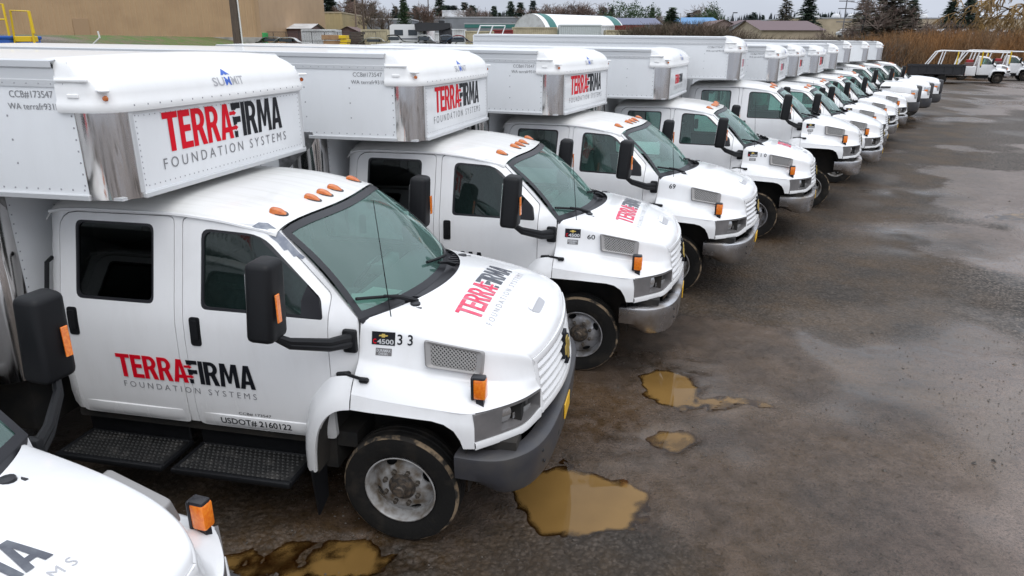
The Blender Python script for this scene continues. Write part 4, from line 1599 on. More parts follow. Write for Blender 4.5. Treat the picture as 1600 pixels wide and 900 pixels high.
M_RIVET = mat('rivet', (0.33, 0.33, 0.35), 0.5, 0.3)

# ------------------------------------------------------------------ the squarer trucks with black grilles at the far end
def fw(x): return pcurve([(-.28, .93), (.3, .97), (.7, .975), (1.0, .95), (1.2, .90)])(x)
def ft(x): return pcurve([(-.28, 1.60), (.3, 1.60), (.75, 1.565), (1.05, 1.51), (1.22, 1.44)])(x)
def mk_fbonnet():
    g = []
    for i in range(15):
        x = -.28 + 1.40 * i / 14
        w, t = fw(x), ft(x)
        half = [(0, t + .015), (.35 * w, t + .012), (.5 * w, t + .03), (.62 * w, t + .028), (.82 * w, t - .01), (.95 * w, t - .07), (1.0 * w, t - .17), (w + .03, t - .36)]
        bow = .10 if i == 0 else 0
        row = [(x + .06 * (1 - (y / w) ** 2) * (i / 14) + (.36 * max(1 - (y / w) ** 2, 0) ** .8 if i == 0 else .36 * (1 - i / 14) * (1 - min((y / w) ** 2, 1)) ** .8), -y, z) for y, z in half[::-1]] + [(x + .06 * (1 - (y / w) ** 2) * (i / 14) + (.36 * (1 - i / 14) * (1 - min((y / w) ** 2, 1)) ** .8), y, z) for y, z in half[1:]]
        g.append(row)
    return MB().grid(g)
def mk_ffender(sgn):
    def f():
        m = MB()
        out = [(-.28, 1.235), (.3, 1.235), (.75, 1.20), (1.0, 1.145), (1.10, 1.11), (1.17, 1.08), (1.17, .86), (.62, .86), (.57, .95), (.44, 1.05), (.25, 1.10), (-.1, 1.10), (-.28, 1.05), (-.42, .95), (-.50, .80), (-.52, .55), (-.66, .55), (-.64, .85), (-.58, 1.02), (-.45, 1.16)]
        panel(m, out, [], lambda x, z: (x, sgn * -(fw(max(x, -.28)) + .032 + .11 * smooth01((1.24 - z) / .2) * smooth01((1.2 - x) / .5)), z), .08, (0, sgn * .04, 0), pstep=.07)
        return m
    return f
def mk_fgrille():
    m = MB()
    m.box(1.08, 1.36, -.80, .80, .84, 1.49, .07, 2)
    return m
def mk_fgrille_bars():
    m = MB()
    for k in range(4):
        m.box(1.35, 1.375, -.56, .56, .95 + .12 * k, .995 + .12 * k, .01, 1)
    for s in (-1, 1):
        m.box(1.345, 1.37, s * .3 - .03, s * .3 + .03, .9, 1.4, .01, 1)
    return m
def mk_ffront():
    m = MB()
    m.box(1.10, 1.185, -.93, .93, .86, 1.40, .05, 2)
    return m
def mk_fhead(sgn):
    s = -sgn
    return lambda: MB().box(.90, 1.15, s * .965 - .03, s * .965 + .03, 1.0, 1.33, .02, 2)
def mk_fsig(sgn):
    s = -sgn
    return lambda: MB().box(.92, 1.06, s * .985 - .018, s * .985 + .018, 1.15, 1.22, .008, 1)
def mk_fbumper():
    plan = catmull([(.62, -1.10, 0), (.85, -1.10, 0), (1.12, -1.06, 0), (1.32, -.88, 0), (1.42, -.4, 0), (1.43, 0, 0)], 4)
    plan = plan + [Vector((p.x, -p.y, 0)) for p in plan[-2::-1]]
    return MB().grid([[(p.x - .12, p.y * .9, .845), (p.x - .01, p.y, .845), (p.x, p.y, .83), (p.x, p.y, .60), (p.x - .03, p.y * .98, .50), (p.x - .10, p.y * .9, .44)] for p in plan])
def mk_fvent(sgn):
    s = -sgn
    return lambda: MB().box(-.25, .12, s * .955 - .02, s * .955 + .02, 1.40, 1.46, .012, 2, Matrix.Translation((0, s * .02, 0)))
def build_ford(pose, label, lift=.20, badge=False):
    t = empty('box_truck', (pose[0], pose[1], 0), pose[2])
    tag(t, label, 'truck', 'white box trucks parked in a row')
    L = (0, 0, lift)
    build_cab(t, L, lift, M_SIDEG, M_SIDEG)
    b = part('bonnet', 'fbonnet', mk_fbonnet, M_PAINT, t, L, angle=50)
    for s in (1, -1):
        part('fender', f'ffender{s}', mk_ffender(s), M_PAINT, t, L)
        h = part('headlamp', f'fhead{s}', mk_fhead(s), M_LENS, t, L)
        part('turn_signal', f'fsig{s}', mk_fsig(s), M_AMBER, h)
        part('side_vent', f'fvent{s}', mk_fvent(s), M_VOID, t, L)
        part('wheel_house', f'well{s}', mk_well(s), M_UNDER, t, L)
        add_wheel(t, 'f', 0.0, s, .962, M_WHEELW)
        add_wheel(t, 'r', -5.05, s, 1.02, M_WHEELW, False)
    part('front_panel', 'ffront', mk_ffront, M_PAINT, t, L)
    g = part('grille', 'fgr', mk_fgrille, M_BUMPG, t, L)
    part('grille_bars', 'fgrb', mk_fgrille_bars, M_BLACK, g)
    part('bumper', 'fbump', mk_fbumper, M_BUMPG, t, L)
    build_body(t, L, .62, (M_PINK, M_INKF), True, False)
    return t

# ================================================================== the row
POSE = {0: (-2.335, 2.02, -.302), 1: (-.543, 5.166, -.206), 2: (.964, 7.887, -.256), 3: (2.605, 10.338, -.397), 4: (4.647, 13.326, -.363), 5: (6.60, 15.825, -.341),
        6: (8.481, 18.603, -.426), 7: (10.112, 21.60, -.434), 8: (11.973, 24.631, -.472), 9: (13.438, 26.902, -.373), 10: (15.50, 30.9, -.24), 11: (17.15, 33.0, -.20), 12: (19.3, 36.0, -.24)}
def t1_extra(t, L):
    part('papers', 'paper', mk_paper, M_PAPER, t, L, angle=0)
    part('worn_patch', 'worn', mk_worn, M_WORN, t, L)['label'] = 'grey patch of peeled paint over the front door window'
build_kodiak(POSE[0], 'white truck cut off in the bottom left corner, only bonnet and mirror showing', bumper=M_BUMPG, lift=-.07, hood='logo_front')
build_kodiak(POSE[1], 'white crew cab box truck numbered 33 with dark grey bumper, nearest whole truck', bumper=M_BUMPG, number='33', extra=t1_extra, front_glass=M_SIDED)
build_kodiak(POSE[2], 'white crew cab box truck numbered 60 with chrome bumper, behind truck 33', number='60', wheel=M_WHEELS, front_glass=M_SIDED)
build_kodiak(POSE[3], 'white crew cab box truck numbered 69 with a plain bonnet and no badge', number='69', hood=None, badge=False, rear_glass=M_SIDEG)
build_kodiak(POSE[4], 'white crew cab box truck numbered 10 with a small square bonnet logo', number='10', hood='small', body=.62, wheel=M_WHEELS, rear_glass=M_SIDEG, ccb=False)
build_kodiak(POSE[5], 'white crew cab box truck numbered 37, standing higher than its neighbours', lift=.22, number='37', hood=None, body=.62, rear_glass=M_SIDEG, bmats=(M_PINK, M_INKF))
build_kodiak(POSE[6], 'white box truck just behind the high truck numbered 37', lift=.05, hood=None, badge=False, body=.62, rear_glass=M_SIDEG, bmats=(M_PINK, M_INKF), ccb=True)
build_kodiak(POSE[7], 'white box truck with pale slatted side vent, second behind truck 37', lift=.05, hood=None, badge=True, body=.75, vent='slats', rear_glass=M_SIDEG, ccb=False)
build_kodiak(POSE[8], 'white box truck third behind truck 37, between slatted-vent truck and the last chrome-bumper truck', lift=.02, hood=None, badge=False, body=.9, rear_glass=M_SIDEG, ccb=False)
build_kodiak(POSE[9], 'white box truck with chrome bumper next to the black-grilled trucks', lift=.08, hood=None, badge=False, body=.75, rear_glass=M_SIDEG, ccb=False)
build_ford(POSE[10], 'nearest white box truck with black grille and black bumper')
build_ford(POSE[11], 'middle one of the three white box trucks with black grilles')
build_ford(POSE[12], 'farthest white box truck with black grille, last of the row')
# ================================================================== the ground
def hsh(ix, iy, seed):
    n = (ix.astype(np.int64) * 374761393 + iy.astype(np.int64) * 668265263 + seed * 974711) & 0x7fffffff
    n = ((n ^ (n >> 13)) * 1274126177) & 0x7fffffff
    return ((n ^ (n >> 16)) & 0xffff) / 65535.0
def vnoise(x, y, seed=0):
    ix, iy = np.floor(x), np.floor(y)
    fx, fy = x - ix, y - iy
    fx, fy = fx * fx * (3 - 2 * fx), fy * fy * (3 - 2 * fy)
    a, b = hsh(ix, iy, seed), hsh(ix + 1, iy, seed)
    c, d = hsh(ix, iy + 1, seed), hsh(ix + 1, iy + 1, seed)
    return (a * (1 - fx) + b * fx) * (1 - fy) + (c * (1 - fx) + d * fx) * fy
def fbm(x, y, seed=0, oct=4):
    s, a, t = 0, 1.0, 0
    for k in range(oct):
        s = s + a * vnoise(x * 2 ** k + 17.3 * k, y * 2 ** k - 9.1 * k, seed + k)
        t += a
        a *= .5
    return s / t
def sstep(t):
    t = np.clip(t, 0, 1)
    return t * t * (3 - 2 * t)
def gp(px, py):
    """ground point under a photo pixel"""
    p = R(CAM_PITCH)
    a, b = (px - 800) / CAM_F, -(py - 450) / CAM_F
    d = Vector((a, math.cos(p) + b * math.sin(p), -math.sin(p) + b * math.cos(p)))
    return Vector((0, 0, CAM_H)) + d * (-CAM_H / d.z)
RD = Vector((.54, .84)).normalized()            # direction of the parked row
def row_sq(x, y):
    """distance behind the row line, and along it"""
    return -RD.y * x + RD.x * (y - 5), RD.x * x + RD.y * (y - 5)
def terrain(x, y):
    s, q = row_sq(x, y)
    z = 2.3 * sstep((s - 15) / 9) + 1.55 * sstep((s - 36) / 26) * sstep((-x - 26) / 8)
    return np.maximum(z, 2.2 * sstep((q - 100) / 25))
# puddles: centre, radii, turn, depth
PUD = [(gp(885, 770), .54, .42, -.3, .050), (gp(1040, 602), .33, .40, 0, .046), (gp(490, 868), .72, .25, .15, .032), (gp(1058, 685), .28, .20, .3, .034),
       (gp(1122, 630), .18, .13, 0, .030), (gp(1168, 624), .28, .09, -.45, .030), (gp(600, 880), .4, .12, .1, .022), (gp(1592, 336), .75, .33, .1, .034)]
WATER = -.016
def axis(lo, d0, d1, hi, fine, grow_):
    a = list(np.arange(d0, d1, fine))
    s, x = fine, d1
    while x < hi:
        a.append(x)
        s *= grow_ if x < 30 else 1.12
        x += s
    a.append(hi)
    s, x = fine, d0 - fine
    pre = []
    while x > lo:
        pre.append(x)
        s *= 1.12
        x -= s
    pre.append(lo)
    return np.array(pre[::-1] + a)
def relief(gx, gy):
    """small relief of the yard: bumps, hollows for the puddles, wheel tracks"""
    near = 1 - sstep((np.hypot(gx, gy) - 40) / 40)
    h = (fbm(gx * .7, gy * .7, 3, 4) - .5) * .045 + (fbm(gx * 5, gy * 5, 8, 3) - .5) * .018
    h = h * near
    pud = np.zeros_like(gx)
    for c, rx, ry, a, dep in PUD:
        dx, dy = gx - c.x, gy - c.y
        u = (dx * math.cos(a) + dy * math.sin(a)) / rx
        v = (-dx * math.sin(a) + dy * math.cos(a)) / ry
        r = np.hypot(u, v) + (fbm(gx * 3, gy * 3, 21, 4) - .5) * 1.1
        k = 1 - sstep((r - .55) / .75)
        h = h * (1 - .45 * k) - dep * k + (fbm(gx * 9, gy * 9, 25, 3) - .5) * .030 * (1 - sstep((r - 1.0) / .8))
        pud = np.maximum(pud, 1 - sstep((r - .6) / 1.3))
    # wheel tracks curving out of the row
    trk = np.zeros_like(gx)
    for cx, cy, rr in ((9.5, 1.0, 5.2), (9.5, 1.0, 6.9), (-3, -14, 21.5), (-3, -14, 23.2)):
        d = np.abs(np.hypot(gx - cx, gy - cy) - rr)
        trk = np.maximum(trk, (1 - sstep((d - .07) / .12)) * sstep((fbm(gx * .5, gy * .5, 31, 2) - .38) * 6))
    h = h - .007 * trk * near
    return h, pud, trk
def build_ground():
    X = axis(-900, -3.2, 4.2, 1100, .036, 1.022)
    Y = axis(-30, 3.0, 8.2, 1600, .036, 1.022)
    gx, gy = np.meshgrid(X, Y, indexing='ij')
    nz = terrain(gx, gy)
    h, pud, trk = relief(gx, gy)
    s, q = row_sq(gx, gy)
    z = nz + h
    # stony and wet patches
    gv = fbm(gx * .33, gy * .33, 41, 4)
    g0 = gp(1385, 425)
    blob = np.exp(-(((gx - g0.x) / 1.6) ** 2 + ((gy - g0.y) / 1.9) ** 2))
    g1 = gp(1540, 465)
    blob = np.maximum(blob, .8 * np.exp(-(((gx - g1.x) / .9) ** 2 + ((gy - g1.y) / .5) ** 2)))
    far = sstep((gy - 10.5) / 4.0) * (1 - .55 * sstep((gy - 34) / 25))
    nearrow = 1 - sstep((-s - 1.6) / 1.2)
    gravel = np.clip(sstep((gv - .56 + .36 * blob + .20 * far + .10 * nearrow) / .12), 0, 1)
    wv = fbm(gx * .45 + 50, gy * .30, 51, 4)
    wet = sstep((wv - .515 + .02 * (1 - far)) / .10) * (1 - .6 * gravel)
    for (px, py, rx, ry) in ((1405, 360, .9, .7), (1330, 295, 1.3, .5), (1570, 335, 1.3, .8), (1420, 300, 1.4, .35), (1500, 390, 1.6, .4), (1560, 520, .7, 1.2)):
        c = gp(px, py)
        wet = np.maximum(wet, np.exp(-(((gx - c.x) / rx) ** 2 + ((gy - c.y) / ry) ** 2)) * sstep((fbm(gx * 1.3, gy * 1.3, 61, 3) - .30) / .2))
    wet = np.clip(np.maximum(wet, pud * .8), 0, 1)
    rust = np.clip((1 - sstep((-s - .8 - 2.6 * fbm(gx * .5, gy * .5, 71, 3)) / 1.6)) * (1 - sstep((s - 9) / 4)), 0, 1)  # rust-brown ground, also darkened along and under the row as painted contact shade
    grass = sstep((s - 17) / 5) * sstep((fbm(gx * .15, gy * .15, 81, 3) - .36) / .2)
    m, n = gx.shape
    co = np.stack([gx, gy, z], -1).reshape(-1, 3)
    idx = np.arange(m * n).reshape(m, n)
    f = np.stack([idx[:-1, :-1], idx[1:, :-1], idx[1:, 1:], idx[:-1, 1:]], -1).reshape(-1, 4)
    me = bpy.data.meshes.new('ground')
    me.vertices.add(len(co))
    me.vertices.foreach_set('co', co.ravel())
    me.loops.add(f.size)
    me.loops.foreach_set('vertex_index', f.ravel())
    me.polygons.add(len(f))
    me.polygons.foreach_set('loop_start', np.arange(0, f.size, 4))
    me.polygons.foreach_set('loop_total', np.full(len(f), 4))
    me.polygons.foreach_set('use_smooth', np.ones(len(f), bool))
    me.update(calc_edges=True)
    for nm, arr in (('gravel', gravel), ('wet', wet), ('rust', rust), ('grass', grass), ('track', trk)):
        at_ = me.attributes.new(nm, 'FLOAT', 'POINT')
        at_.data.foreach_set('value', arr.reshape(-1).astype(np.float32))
    me.materials.append(ground_mat())
    o = link('ground', me)
    tag(o, 'wet gravel and mud yard with puddles', kind='structure')
def ground_mat():
    m = bpy.data.materials.new('wet_gravel')
    m.use_nodes = True
    nt = m.node_tree
    b = nt.nodes['Principled BSDF']
    pos = nn(nt, 'ShaderNodeNewGeometry').outputs['Position']
    def attr(n): return nn(nt, 'ShaderNodeAttribute', attribute_name=n).outputs['Fac']
    def noise(sc, det=5, rough=.6):
        n = nn(nt, 'ShaderNodeTexNoise')
        n.inputs['Scale'].default_value = sc
        n.inputs['Detail'].default_value = det
        n.inputs['Roughness'].default_value = rough
        nt.links.new(pos, n.inputs['Vector'])
        return n.outputs['Fac']
    def rng(i, a, b_, c=0.0, d=1.0):
        n = nn(nt, 'ShaderNodeMapRange')
        for k, v in zip(('From Min', 'From Max', 'To Min', 'To Max'), (a, b_, c, d)):
            n.inputs[k].default_value = v
        nt.links.new(i, n.inputs[0])
        return n.outputs[0]
    def mixc(f, a, c):
        n = nn(nt, 'ShaderNodeMix', data_type='RGBA')
        for s_, v in (('A', a), ('B', c)):
            if isinstance(v, tuple): n.inputs[s_].default_value = (*v, 1)
            else: nt.links.new(v, n.inputs[s_])
        if isinstance(f, float): n.inputs['Factor'].default_value = f
        else: nt.links.new(f, n.inputs['Factor'])
        return n.outputs['Result']
    def mth(op, a, c, clamp=False):
        n = nn(nt, 'ShaderNodeMath', operation=op, use_clamp=clamp)
        for k, v in enumerate((a, c)):
            if isinstance(v, (int, float)): n.inputs[k].default_value = v
            else: nt.links.new(v, n.inputs[k])
        return n.outputs[0]
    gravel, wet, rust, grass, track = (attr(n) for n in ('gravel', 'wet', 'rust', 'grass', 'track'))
    n1, n2, n3 = noise(.9), noise(7, 8, .7), noise(42, 6, .75)
    # stones break through the mud where the gravel is thin
    gsum = mth('ADD', gravel, mth('MULTIPLY', mth('SUBTRACT', n2, .5), 1.5))
    gsum = mth('ADD', gsum, mth('MULTIPLY', mth('SUBTRACT', noise(19, 6, .75), .5), 2.2))
    gmask = rng(gsum, .25, .75)
    vor = nn(nt, 'ShaderNodeTexVoronoi')
    vor.inputs['Scale'].default_value = 24
    nt.links.new(pos, vor.inputs['Vector'])
    vor2 = nn(nt, 'ShaderNodeTexVoronoi')
    vor2.inputs['Scale'].default_value = 55
    nt.links.new(pos, vor2.inputs['Vector'])
    sepc = nn(nt, 'ShaderNodeSeparateColor')
    nt.links.new(vor.outputs['Color'], sepc.inputs[0])
    sepd = nn(nt, 'ShaderNodeSeparateColor')
    nt.links.new(vor2.outputs['Color'], sepd.inputs[0])
    stone = mixc(sepc.outputs[0], (.012, .010, .008), (.115, .093, .078))
    stone = mixc(rng(sepd.outputs[1], .55, 1.0), stone, (.20, .165, .14))
    stone = mixc(rng(vor.outputs['Distance'], .45, .8), stone, (.022, .018, .014))
    mud = mixc(rng(n1, .35, .65), (.155, .108, .084), (.215, .160, .130))
    mud = mixc(rng(n2, .42, .66, 0, .75), mud, (.090, .063, .049))
    mud = mixc(rng(n3, .50, .62, 0, .85), mud, (.040, .030, .024))
    mud = mixc(rng(noise(110, 3, .7), .50, .60, 0, .7), mud, (.045, .034, .027))
    mud = mixc(rng(noise(75, 3, .7), .57, .66, 0, .6), mud, (.20, .16, .13))
    mpn = nn(nt, 'ShaderNodeMapping')
    mpn.inputs['Rotation'].default_value = (0, 0, R(-12))
    mpn.inputs['Scale'].default_value = (1.3, 3.4, 1)
    nt.links.new(pos, mpn.inputs[0])
    sn = nn(nt, 'ShaderNodeTexNoise')
    sn.inputs['Scale'].default_value = 1.1
    sn.inputs['Detail'].default_value = 9
    sn.inputs['Roughness'].default_value = .7
    nt.links.new(mpn.outputs[0], sn.inputs['Vector'])
    mud = mixc(rng(sn.outputs['Fac'], .54, .75, 0, .45), mud, (.22, .165, .12))
    mud = mixc(rng(sn.outputs['Fac'], .44, .28, 0, .45), mud, (.06, .045, .036))
    mud = mixc(rng(track, 0, 1, 0, .35), mud, (.15, .12, .095))
    col = mixc(gmask, mud, stone)
    rust_shade = mth('MULTIPLY', rust, rng(n2, .25, .7, .45, 1.0))
    rc = mixc(rng(n1, .40, .62), (.026, .017, .009), (.075, .042, .015))  # rust brown, kept dark to paint in shade beneath the trucks
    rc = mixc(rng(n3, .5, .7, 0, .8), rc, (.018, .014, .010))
    col = mixc(mth('MULTIPLY', rust_shade, .92), col, rc)
    gr = mixc(rng(n1, .42, .6), (.085, .145, .025), (.17, .13, .065))
    gr = mixc(rng(n2, .5, .8), gr, (.045, .035, .025))
    col = mixc(grass, col, gr)
    nt.links.new(col, b.inputs['Base Color'])
    wn_ = mth('MULTIPLY', wet, rng(n2, .2, .6, .35, 1.0))
    ro = rng(gmask, 0, 1, .36, .78)
    rm = nn(nt, 'ShaderNodeMix', data_type='FLOAT')
    nt.links.new(wn_, rm.inputs['Factor'])
    nt.links.new(ro, rm.inputs['A'])
    rm.inputs['B'].default_value = .055
    rg = nn(nt, 'ShaderNodeMix', data_type='FLOAT')
    nt.links.new(grass, rg.inputs['Factor'])
    nt.links.new(rm.outputs['Result'], rg.inputs['A'])
    rg.inputs['B'].default_value = .95
    nt.links.new(rg.outputs['Result'], b.inputs['Roughness'])
    hs = mth('MULTIPLY', mth('SUBTRACT', 1.0, vor.outputs['Distance']), rng(gmask, 0, 1, .08, 1.0))
    hs = mth('ADD', hs, mth('MULTIPLY', n3, .9))
    hs = mth('ADD', hs, mth('MULTIPLY', sn.outputs['Fac'], .5))
    hs = mth('ADD', hs, mth('MULTIPLY', n2, .6))
    bp = nn(nt, 'ShaderNodeBump')
    bp.inputs['Distance'].default_value = .022
    st = rng(wn_, 0, 1, .95, .06)
    nt.links.new(st, bp.inputs['Strength'])
    nt.links.new(hs, bp.inputs['Height'])
    nt.links.new(bp.outputs[0], b.inputs['Normal'])
    return m
build_ground()
# standing water, brown with silt
M_WATER = mat('silty_water', (.25, .145, .045), .03, col2=(.19, .108, .033), nscale=1.5)
_nt = M_WATER.node_tree                     # silt hides the bottom only where the water is deep
_b = _nt.nodes['Principled BSDF']
_at = nn(_nt, 'ShaderNodeAttribute', attribute_name='depth')
_mr = nn(_nt, 'ShaderNodeMapRange', interpolation_type='SMOOTHSTEP')
_mr.inputs['From Min'].default_value, _mr.inputs['From Max'].default_value = 0.0, .018
_mr.inputs['To Max'].default_value = .86
_nt.links.new(_at.outputs['Fac'], _mr.inputs[0])
_df = nn(_nt, 'ShaderNodeBsdfDiffuse')
_nt.links.new(_b.inputs['Base Color'].links[0].from_socket, _df.inputs['Color'])
_tr = nn(_nt, 'ShaderNodeBsdfTransparent')
_tr.inputs['Color'].default_value = (.62, .47, .30, 1)
_m1, _m2 = nn(_nt, 'ShaderNodeMixShader'), nn(_nt, 'ShaderNodeMixShader')
_nt.links.new(_mr.outputs[0], _m1.inputs[0])
_nt.links.new(_tr.outputs[0], _m1.inputs[1])
_nt.links.new(_df.outputs[0], _m1.inputs[2])
_fr = nn(_nt, 'ShaderNodeFresnel')
_fr.inputs['IOR'].default_value = 1.36
_gl = nn(_nt, 'ShaderNodeBsdfGlossy')
_gl.inputs['Roughness'].default_value = .02
_nt.links.new(_fr.outputs[0], _m2.inputs[0])
_nt.links.new(_m1.outputs[0], _m2.inputs[1])
_nt.links.new(_gl.outputs[0], _m2.inputs[2])
_nt.links.new(_m2.outputs[0], _nt.nodes['Material Output'].inputs['Surface'])
for k, (c, rx, ry, a, dep) in enumerate(PUD):
    rr = max(rx, ry) * 1.7
    n = int(2 * rr / .035)
    ux = np.linspace(c.x - rr, c.x + rr, n)
    uy = np.linspace(c.y - rr, c.y + rr, n)
    wx, wy = np.meshgrid(ux, uy, indexing='ij')
    wz = WATER - .0012 * k
    dp = wz - relief(wx, wy)[0]
    u = ((wx - c.x) * math.cos(a) + (wy - c.y) * math.sin(a)) / (rx * 1.7)
    v = (-(wx - c.x) * math.sin(a) + (wy - c.y) * math.cos(a)) / (ry * 1.7)
    ok = (dp > -.012) & (np.hypot(u, v) < 1)
    idx = np.arange(n * n).reshape(n, n)
    okf = ok[:-1, :-1] & ok[1:, :-1] & ok[1:, 1:] & ok[:-1, 1:]
    f = np.stack([idx[:-1, :-1], idx[1:, :-1], idx[1:, 1:], idx[:-1, 1:]], -1)[okf]
    used, inv = np.unique(f.ravel(), return_inverse=True)
    me = bpy.data.meshes.new('puddle')
    me.from_pydata(np.stack([wx.ravel()[used], wy.ravel()[used], np.full(len(used), wz)], -1).tolist(), [], inv.reshape(-1, 4).tolist())
    at_ = me.attributes.new('depth', 'FLOAT', 'POINT')
    at_.data.foreach_set('value', dp.ravel()[used].astype(np.float32))
    me.materials.append(M_WATER)
    tag(link('puddle', me), 'brown silty puddle lying in the muddy yard', kind='structure')
# loose stones
def build_stones():
    m = MB()
    N = 24000
    y = 3.0 + 15 * RNG.random(N) ** 1.4
    x = -2.5 + (y * .82 + 2.5) * RNG.random(N)
    dens = fbm(x * .9, y * .9, 91, 3)
    keep = RNG.random(N) < (dens - .35) * 3
    for c, rx, ry, a, d in PUD:
        keep &= np.hypot((x - c.x) / rx, (y - c.y) / ry) > .75
    x, y = x[keep][:9000], y[keep][:9000]
    zz = (fbm(x * .7, y * .7, 3, 4) - .5) * .045
    rr = .003 + .008 * RNG.random(len(x)) ** 3 + np.where(RNG.random(len(x)) < .004, .018, 0)
    for x_, y_, z, r in zip(x, y, zz, rr):
        t = random.random() * 6.28
        q_ = [(math.cos(t + k * 1.57 + .3 * random.random()) * r * (.7 + .6 * random.random()), math.sin(t + k * 1.57) * r * (.7 + .6 * random.random())) for k in range(4)]
        m.add([(x_ + a, y_ + b, z) for a, b in q_] + [(x_ + q_[0][0] * .2, y_ + q_[1][1] * .2, z + r * .8)], [(0, 1, 4), (1, 2, 4), (2, 3, 4), (3, 0, 4)])
    o = link('gravel', m.mesh('gravel', mat('stones', (.045, .038, .032), .6, col2=(.14, .12, .10), nscale=30), 0))
    tag(o, 'loose dark stones scattered on the mud', 'gravel', kind='stuff')
build_stones()
# ================================================================== the far side of the yard
def tz_(x, y): return float(terrain(np.array([float(x)]), np.array([float(y)]))[0])
M_TAN = mat('tan_cladding', (.43, .285, .162), .55, col2=(.39, .255, .145), nscale=.6)
M_TANT = mat('tan_trim', (.36, .235, .135), .55)
M_CONC = mat('concrete', (.36, .34, .31), .85, col2=(.22, .21, .19), nscale=1.2)
M_YELL = mat('safety_yellow', (.72, .49, .01), .45, col2=(.5, .33, .02), nscale=6, ncut=(.6, .85))
M_BLUEP = mat('blue_steel', (.01, .085, .36), .45)
M_POLE = mat('pole_wood', (.075, .055, .042), .85, col2=(.11, .085, .065), nscale=8, stretch=(4, 4, .4))
M_WPIPE = mat('white_pipe', (.7, .7, .68), .5)
M_WHITEB = mat('white_sheet', (.66, .67, .68), .45, col2=(.5, .5, .5), nscale=.9)
M_BEIGE = mat('beige_wall', (.40, .31, .165), .7, col2=(.34, .27, .15), nscale=.4)
M_TANL = mat('pale_tan_wall', (.42, .345, .25), .75, col2=(.34, .28, .2), nscale=.5)
M_GREYW = mat('grey_wall', (.22, .23, .255), .65, col2=(.18, .19, .21), nscale=.5)
M_GREYR = mat('grey_roof', (.33, .34, .36), .6)
M_BROWN = mat('brown_roof', (.12, .075, .07), .7, col2=(.16, .10, .09), nscale=1.5)
M_RUSTR = mat('rust_roof', (.16, .07, .045), .8, col2=(.10, .06, .05), nscale=2)
M_MAROON = mat('maroon_wall', (.14, .085, .08), .7)
M_TEAL = mat('teal_band', (.03, .15, .135), .5)
M_FABRIC = mat('white_fabric', (.78, .78, .78), .6)
M_BLUEW = mat('blue_cladding', (.035, .13, .30), .5, col2=(.045, .16, .36), nscale=.8)
M_BLUER = mat('blue_roof', (.05, .20, .42), .45)
M_REDC = mat('red_container', (.23, .025, .025), .5)
M_CREAM = mat('cream_container', (.50, .44, .30), .55, col2=(.38, .33, .22), nscale=1)
M_DKGREY = mat('dark_steel', (.02, .02, .023), .55)
M_PANEG = mat('far_pane', (.04, .05, .06), .15)
M_REDP = mat('red_paint', (.42, .02, .025), .3, coat=.5)
M_BLUEC = mat('blue_paint', (.06, .11, .20), .3, coat=.5)
M_SILVC = mat('silver_paint', (.42, .43, .44), .3, .3, coat=.5)
M_WHITEC = mat('car_white', (.72, .72, .72), .3, coat=.5)

